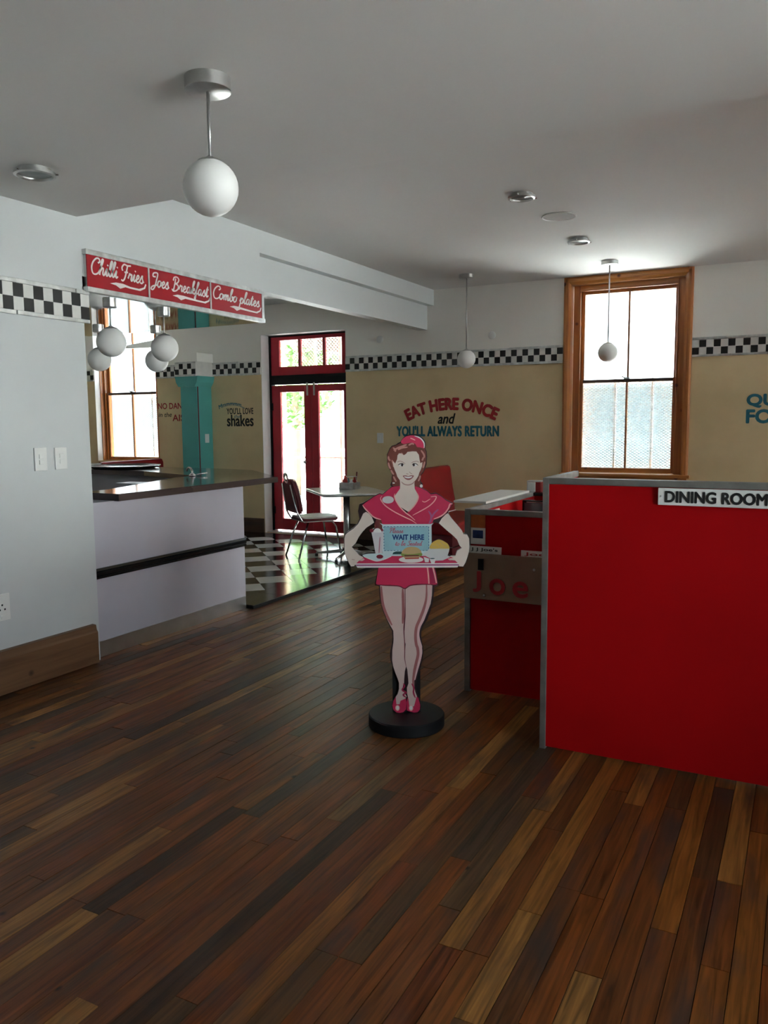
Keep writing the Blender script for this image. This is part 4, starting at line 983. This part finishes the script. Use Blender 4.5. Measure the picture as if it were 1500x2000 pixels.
hole_l = T(Z2, [(570, 990), (640, 950), (735, 930), (735, 1000), (640, 1060), (660, 1110), (690, 1230), (720, 1400), (745, 1510), (570, 1520), (480, 1560), (400, 1580), (360, 1520), (260, 1410), (340, 1310), (400, 1190), (480, 1080), (540, 1010)])
hole_r = T(Z3, [(580, 880), (695, 905), (760, 965), (860, 1052), (980, 1152), (1080, 1252), (1120, 1350), (1180, 1385), (1180, 1430), (1120, 1460), (1080, 1490), (1050, 1590), (950, 1590), (890, 1560), (910, 1480), (890, 1380), (820, 1300), (740, 1250), (690, 1240), (620, 1270), (555, 1310), (550, 970)])
me = flat_mesh([outline, hole_l, hole_r], .014); me.transform(FX)
board = link_mesh('board', me, 'p_outline', wt)

# arms, neck, chest and face
P_('left_arm', [T(Z2, [(500, 690), (560, 655), (620, 690), (680, 760), (730, 880), (640, 940), (570, 985), (480, 1080), (400, 1190), (340, 1310), (250, 1400), (360, 1520), (400, 1570), (480, 1610), (520, 1650), (480, 1690), (420, 1680), (320, 1740), (300, 1810), (230, 1815), (185, 1735), (145, 1630), (110, 1540), (95, 1470), (100, 1340), (98, 1220), (120, 1140), (170, 1090), (290, 1010), (390, 910), (450, 800)])], 'p_skin', board)
P_('right_arm', [T(Z3, [(890, 690), (960, 790), (1080, 930), (1185, 1060), (1215, 1135), (1290, 1145), (1335, 1230), (1340, 1400), (1330, 1510), (1300, 1620), (1260, 1740), (1210, 1825), (1130, 1820), (1090, 1740), (1020, 1690), (900, 1680), (890, 1650), (950, 1592), (1050, 1592), (1082, 1492), (1130, 1460), (1182, 1430), (1130, 1370), (1082, 1250), (982, 1150), (862, 1050), (700, 900), (760, 800), (840, 720)])], 'p_skin', board)
P_('legs', [T(Z5, [(210, 405), (400, 395), (560, 415), (680, 470), (680, 600), (688, 850), (668, 1100), (658, 1300), (668, 1500)]) + T(Z6, [(655, 115), (655, 350), (670, 470), (690, 560), (660, 680), (645, 850), (640, 960), (620, 1000), (600, 1100), (700, 1260), (660, 1330), (560, 1380), (540, 1450), (470, 1450), (452, 1270), (500, 1200), (530, 1080), (530, 950), (500, 850), (450, 720), (400, 560), (380, 430), (385, 200), (410, 20)]) + T(Z5, [(460, 1450), (455, 1290), (400, 1190), (330, 1050), (280, 920), (235, 780), (215, 600)])], 'p_leg', board)
P_('legs', [T(Z5, [(690, 480), (790, 405), (900, 380), (1110, 380), (1205, 405), (1197, 600), (1172, 760), (1112, 920), (1042, 1090), (962, 1220), (932, 1330), (932, 1420), (962, 1540)]) + T(Z6, [(1030, 150), (1035, 280), (1010, 430), (960, 600), (910, 760), (870, 900), (870, 1020), (890, 1150), (930, 1260), (960, 1400), (860, 1490), (760, 1490), (740, 1340), (710, 1200), (705, 1060), (740, 960), (735, 850), (715, 640), (690, 560), (665, 420), (665, 250), (680, 60)]) + T(Z5, [(675, 1500), (668, 1300), (692, 1000), (692, 700)])], 'p_leg', board)
R_('leg_shading', [T(Z5, [(232, 420), (240, 620), (265, 790), (310, 930), (362, 1050), (430, 1180)]), T(Z5, [(640, 470), (645, 700), (648, 950), (635, 1150)])], 5.0, 'p_leg_shade', board)
R_('leg_shading', [T(Z5, [(1095, 395), (1090, 640), (1040, 860), (965, 1060), (900, 1220), (880, 1400), (895, 1560)]) + T(Z6, [(945, 150), (955, 300), (915, 480), (872, 680), (845, 900), (855, 1100)])], 5.5, 'p_leg_shade', board)
R_('leg_highlight', [T(Z5, [(1170, 405), (1160, 600), (1110, 820), (1040, 1050), (965, 1200), (935, 1330), (945, 1450), (985, 1590)]) + T(Z6, [(1022, 150), (1026, 260), (988, 450), (928, 680), (880, 880)])], 4.0, 'p_leg_light', board)
R_('leg_line', [T(Z5, [(682, 460), (685, 800), (680, 1000), (657, 1250), (670, 1500)]) + T(Z6, [(660, 250), (660, 400), (690, 570)])], 1.6, 'p_maroon', board)
sh_l = P_('shoe', [T(Z6, [(400, 1565), (378, 1470), (400, 1370), (450, 1275), (470, 1440), (540, 1440), (560, 1360), (680, 1305), (692, 1400), (682, 1560), (620, 1622), (540, 1642), (460, 1624)])], 'p_pink', board)
P_('shoe_highlight', [ell(Z6, 492, 1525, 50, 66)], 'p_trim', sh_l); P_('shoe_highlight', [ell(Z6, 494, 1520, 30, 45)], 'p_white', sh_l)
sh_r = P_('shoe', [T(Z6, [(702, 1582), (692, 1400), (720, 1285), (760, 1480), (860, 1500), (920, 1262), (960, 1290), (1002, 1460), (992, 1560), (940, 1622), (860, 1634), (780, 1612)])], 'p_pink', board)
P_('shoe_highlight', [ell(Z6, 795, 1525, 50, 68)], 'p_trim', sh_r); P_('shoe_highlight', [ell(Z6, 795, 1520, 30, 45)], 'p_white', sh_r)
R_('ankle_strap', [T(Z6, [(620, 960), (650, 1020), (600, 1110), (690, 1170), (620, 1220), (690, 1280)]), T(Z6, [(810, 960), (860, 1060), (850, 1160), (890, 1290)])], 3.0, 'p_pink_dark', board)

hair = P_('hair', [T(Z1, [(300, 1540), (300, 1420), (310, 1250), (280, 1150), (235, 1080), (200, 1010), (180, 920), (178, 800), (175, 690), (215, 600), (255, 515), (310, 450), (420, 420), (560, 350), (700, 330), (980, 380), (1230, 520), (1260, 620), (1265, 760), (1255, 900), (1220, 1050), (1180, 1160), (1100, 1260), (1090, 1440), (1130, 1560), (1000, 1640), (900, 1540), (400, 1600)])], 'p_hair', board)
R_('hair_strand', [T(Z1, q) for q in ([(205, 720), (215, 800), (260, 850)], [(200, 900), (225, 1000), (265, 1080)], [(330, 480), (400, 540), (390, 600)], [(350, 560), (470, 490), (640, 430), (720, 400)], [(470, 545), (590, 490), (745, 470)],
     [(770, 420), (870, 370), (920, 400)], [(1120, 560), (1200, 680), (1210, 780)], [(1190, 760), (1150, 850)], [(1225, 880), (1200, 980), (1170, 1060)], [(340, 1290), (380, 1370), (420, 1440)], [(1100, 1270), (1080, 1350), (1040, 1430)], [(270, 1110), (310, 1180), (350, 1240)], [(300, 830), (340, 930), (350, 1030)], [(560, 640), (610, 680)])], 3.2, 'p_hair_light', hair)
P_('face', [T(Z1, [(460, 700), (500, 645), (560, 645), (640, 695), (700, 660), (740, 605), (880, 590), (990, 595), (1060, 690), (1080, 830), (1100, 925), (1160, 890), (1150, 1000), (1110, 1110), (1070, 1190), (1040, 1290), (990, 1370), (940, 1430), (930, 1500), (940, 1640), (1000, 1720), (1060, 1800), (400, 1800), (480, 1700), (525, 1620), (530, 1480), (520, 1400), (450, 1300), (420, 1200), (380, 1110), (345, 1000), (325, 900), (340, 860), (390, 930), (420, 870), (450, 800)])], 'p_skin', board)
face = P_('chest', [U([(777, 965), (774.5, 970), (778, 980), (786, 990), (800, 999), (811, 988), (817.5, 978), (820, 970), (816.6, 962), (813, 955), (785, 955)])], 'p_skin', board)
R_('chin_shadow', [T(Z1, [(560, 1440), (640, 1510), (760, 1535), (880, 1495), (935, 1430)])], 2.0, 'p_skin_shade', board)
R_('eyebrow', [T(Z1, [(445, 890), (520, 862), (600, 885), (680, 940)]), T(Z1, [(840, 918), (920, 880), (1000, 868), (1070, 900)])], 1.2, 'p_skin_shade', board)
P_('eye', [ell(Z1, 565, 975, 75, 34)], 'p_white', board); P_('eye', [ell(Z1, 945, 975, 75, 34)], 'p_white', board)
P_('iris', [ell(Z1, 588, 972, 32, 38)], 'p_outline', board); P_('iris', [ell(Z1, 915, 972, 32, 38)], 'p_outline', board)
R_('eyelash', [T(Z1, [(470, 975), (530, 940), (590, 930), (645, 960)]), T(Z1, [(865, 965), (920, 930), (980, 940), (1040, 985)])], 1.3, 'p_outline', board)
R_('nose', [T(Z1, [(790, 1160), (820, 1200), (870, 1225)]), T(Z1, [(700, 1215), (760, 1230)])], 1.0, 'p_skin_shade', board)
P_('lips', [rnd(T(Z1, [(605, 1275), (690, 1265), (760, 1285), (830, 1265), (915, 1272), (885, 1330), (825, 1380), (750, 1395), (675, 1365), (635, 1320)]), 3)], 'p_lip', board)
P_('teeth', [rnd(T(Z1, [(645, 1292), (760, 1302), (870, 1290), (840, 1330), (760, 1348), (680, 1332)]), 3)], 'p_white', board)
P_('earring', [ell(Z1, 1125, 1565, 42, 46)], 'p_white', board); P_('earring', [ell(Z1, 345, 1478, 35, 18)], 'p_white', board)
hat = P_('hat', [rnd(T(Z1, [(560, 330), (600, 250), (690, 180), (800, 150), (920, 145), (1040, 180), (1140, 250), (1210, 350), (1225, 420), (1215, 510), (1100, 480), (1010, 470), (960, 385), (860, 345), (720, 370), (620, 380)]), 3)], 'p_hat', board)
R_('hat_edge', [T(Z1, [(940, 160), (1050, 195), (1130, 250), (1195, 340), (1212, 430), (1203, 500)])], 2.3, 'p_white', hat); R_('hat_highlight', [T(Z1, [(820, 220), (890, 245), (960, 280)])], 2.0, 'p_trim', hat)  # white hat edge; the pink stroke is a highlight drawn on the hat

# dress
P_('dress', [T(Z2, [(490, 505), (620, 410), (740, 330), (850, 280), (910, 295), (1030, 195), (1110, 130), (1275, 110), (1275, 170), (1160, 330), (1200, 430), (1280, 560), (1420, 690)]) + T(Z3, [(55, 655), (180, 530), (250, 420), (275, 330), (240, 250), (195, 170), (205, 120), (330, 160), (450, 220), (530, 290), (640, 275), (740, 330), (850, 420), (980, 490), (930, 580), (850, 690), (760, 760), (680, 800), (590, 825), (570, 870), (550, 960), (540, 1000), (0, 1000)]) + T(Z2, [(950, 1000), (900, 930), (840, 830), (780, 795), (700, 745), (620, 665), (540, 580)])], 'p_pink', board)
P_('skirt', [T(Z5, [(182, 50), (150, 240), (130, 368), (200, 393), (400, 388), (560, 408), (680, 458), (790, 398), (900, 373), (1100, 373), (1240, 398), (1300, 368), (1275, 180), (1240, 50)])], 'p_pink', board)
P_('skirt_fold', [T(Z5, [(1150, 50), (1215, 50), (1270, 360), (1165, 375)])], 'p_pink_dark', board)
R_('skirt_hem', [T(Z5, [(130, 385), (300, 398), (560, 412), (680, 462), (790, 402), (1000, 382), (1290, 390)])], 2.2, 'p_maroon', board)
R_('skirt_stripe', [T(Z5, [(1112, 55), (1130, 220), (1140, 370)]), T(Z5, [(1214, 55), (1250, 200), (1282, 355)])], 2.6, 'p_trim', board, False)
R_('collar_trim', [T(Z2, [(900, 320), (868, 375), (920, 470), (1000, 550), (1150, 650), (1300, 730), (1444, 800)]) + T(Z3, [(120, 830), (230, 905)]), T(Z3, [(530, 345), (640, 335), (620, 410), (550, 490), (460, 560), (300, 650), (150, 730)]), T(Z2, [(1170, 270), (1160, 330), (1195, 430), (1280, 560), (1400, 680)]) + T(Z3, [(100, 745), (200, 835)]),
                   T(Z3, [(70, 655), (180, 535), (250, 425), (272, 335), (240, 255)])], 2.0, 'p_trim', board)
R_('sleeve_trim', [T(Z2, [(490, 510), (540, 580), (620, 665), (700, 745), (780, 790), (875, 815)]), T(Z3, [(985, 492), (930, 500), (900, 580), (830, 680), (740, 750), (590, 812)])], 2.4, 'p_trim', board)
R_('dress_fold', [T(Z3, [(480, 640), (535, 730), (530, 830), (490, 905)]), T(Z3, [(690, 605), (600, 690), (550, 780)])], 3.2, 'p_purple', board); R_('pen_clip', [T(Z3, [(350, 430), (410, 450), (520, 385)])], 1.5, 'p_trim', board)
P_('name_badge', [ell(Z2, 1025, 400, 122, 78)], 'p_grey', board)
P_('brown_print', [T(Z2, [(780, 800), (880, 830), (910, 930), (880, 1010), (740, 1010), (735, 905)])], 'p_hair', board)  # dark brown print around the straws, below the sleeve

# tray and what is drawn on it
tray = P_('tray', [U([(697, 1098), (706, 1090), (722, 1083), (876, 1083), (892, 1091), (898, 1098)])], 'p_pink', board)
P_('tray_rim', [U([(698, 1097.3), (898, 1097.3), (893, 1105.6), (703, 1105.6)])], 'p_white', tray); P_('tray_rim', [U([(700, 1099.4), (896, 1099.4), (895, 1102.2), (701, 1102.2)])], 'p_purple', tray)
P_('fingers', [T(Z2, [(300, 1720), (400, 1650), (500, 1640), (525, 1665), (470, 1695), (400, 1690), (330, 1760), (300, 1800)])], 'p_skin', board); P_('fingers', [T(Z3, [(1110, 1760), (1040, 1690), (920, 1685), (885, 1655), (960, 1640), (1060, 1640), (1150, 1720), (1160, 1800)])], 'p_skin', board)
R_('finger_line', [T(Z2, [(400, 1690), (460, 1670), (520, 1668)]), T(Z2, [(250, 1660), (310, 1668)]), T(Z3, [(900, 1668), (960, 1680), (1030, 1690)])], .9, 'p_skin_shade', board)
sgn_ = P_('tray_sign', [rnd(U([(753, 1022.5), (842, 1022.5), (844, 1024.5), (844, 1080), (842, 1083), (753, 1083), (751, 1080), (751, 1024.5)]), 2)], 'p_ice', board)
P_('sign_field', [T(Z4, [(305, 150), (1050, 150), (1050, 555), (305, 555)])], 'p_blue', sgn_)
da = []
for k in range(14):
    f0, f1 = k / 14, (k + .6) / 14
    for yy in (150, 553): da.append(T(Z4, [(300 + 750 * f0, yy), (300 + 750 * f1, yy)]))
for k in range(8):
    f0, f1 = k / 8, (k + .6) / 8
    for xx in (300, 1050): da.append(T(Z4, [(xx, 150 + 400 * f0), (xx, 150 + 400 * f1)]))
R_('dashed_border', da, .9, 'p_navy', sgn_, False)
def board_text(name, me, x, y, m):
    o = T(Z4, [(x, y)])[0]; me.transform(Matrix.Translation((o[0], o[1], 0))); lay_print(name, me, m, sgn_)
board_text('lettering', script_mesh('Please', 235 / 8.824 * K, 85 / 8.824 * K, .26), 385, 258, 'p_script')
board_text('lettering', text_mesh('WAIT HERE', 535 / 8.824 * K, 92 / 8.824 * K, bold=.05), 705, 375, 'p_navy')
board_text('lettering', script_mesh('to be Seated', 440 / 8.824 * K, 80 / 8.824 * K, .26), 485, 470, 'p_script')
P_('card_slot', [T(Z4, [(440, 618), (455, 585), (500, 568), (600, 568), (600, 618)])], 'p_teal', sgn_)
shake = P_('milkshake', [T(Z4, [(88, 215), (285, 205), (292, 300), (268, 620), (160, 620), (120, 380)])], 'p_glass', board)
R_('shake_shine', [T(Z4, [(235, 320), (225, 450), (215, 600)])], 2.0, 'p_script', shake); R_('straw', [T(Z4, [(165, 60), (185, 190)]), T(Z4, [(205, 50), (200, 190)])], 1.6, 'p_maroon', shake, False)
P_('cherry', [ell(Z4, 95, 215, 36, 30)], 'p_cherry', shake); P_('cherry', [ell(Z4, 262, 205, 26, 28)], 'p_cherry', shake); P_('cream', [rnd(T(Z4, [(130, 240), (150, 190), (200, 175), (245, 200), (255, 245)]), 3)], 'p_white', shake)
plate_ = P_('saucer', [rnd(T(Z4, [(-60, 640), (0, 610), (160, 600), (400, 605), (425, 650), (300, 700), (180, 735), (70, 700)]), 3)], 'p_ice', board)
R_('saucer_rim', [T(Z4, [(-40, 655), (80, 702), (180, 730), (300, 702), (415, 655)])], 1.5, 'p_white', plate_); P_('strawberry', [ell(Z4, 228, 655, 58, 35)], 'p_cherry', plate_)
fr = P_('fries', [rnd(T(Z4, [(1075, 525), (1085, 445), (1150, 392), (1220, 370), (1300, 400), (1370, 450), (1392, 530), (1300, 540)]), 3)], 'p_fries', board)
R_('fry_line', [T(Z4, q) for q in ([(1100, 470), (1180, 500)], [(1170, 430), (1240, 480)], [(1240, 400), (1300, 470)], [(1200, 520), (1290, 500)], [(1310, 450), (1350, 500)])], 1.2, 'p_bun', fr, False)
P_('bowl', [T(Z4, [(1050, 525), (1392, 525), (1385, 570), (1360, 640), (1415, 662), (1280, 722), (1150, 728), (1000, 650), (930, 625), (1030, 560)])], 'p_grey', board)
bg_ = P_('burger_plate', [ell(Z4, 752, 706, 206, 56)], 'p_white', board)
P_('bun', [rnd(T(Z4, [(600, 600), (625, 540), (690, 500), (760, 488), (850, 503), (905, 545), (918, 600), (760, 625)]), 3)], 'p_bun', bg_)
P_('lettuce', [rnd(T(Z4, [(585, 600), (680, 615), (800, 612), (925, 595), (935, 635), (880, 655), (760, 648), (640, 660), (595, 640)]), 3)], 'p_green', bg_)
P_('patty', [T(Z4, [(640, 630), (880, 628), (890, 655), (640, 660)])], 'p_meat', bg_); P_('cheese', [T(Z4, [(620, 655), (900, 650), (890, 670), (640, 680)])], 'p_bun', bg_)
P_('tomato', [T(Z4, [(645, 672), (890, 668), (880, 695), (655, 700)])], 'p_tomato', bg_)
P_('cup', [T(Z4, [(960, 660), (1055, 690), (1045, 752), (985, 752)])], 'p_white', board); P_('cup', [T(Z4, [(1058, 695), (1162, 695), (1145, 768), (1090, 768)])], 'p_white', board); P_('cup_content', [ell(Z4, 1108, 690, 42, 9)], 'p_teal', board)

# post and foot of the standee, in the same frame
B().box(U([(768, 0)])[0][0], U([(822, 0)])[0][0], .008, .032, .06, .40).done('back_post', 'black_rubber', wt)
smooth_angle(B().lathe([(0, 0), (.185, 0), (.189, .006), (.189, .056), (.184, .062), (0, .062)], (0, .0, 0), 64).done('foot', 'black_rubber', wt), 30)
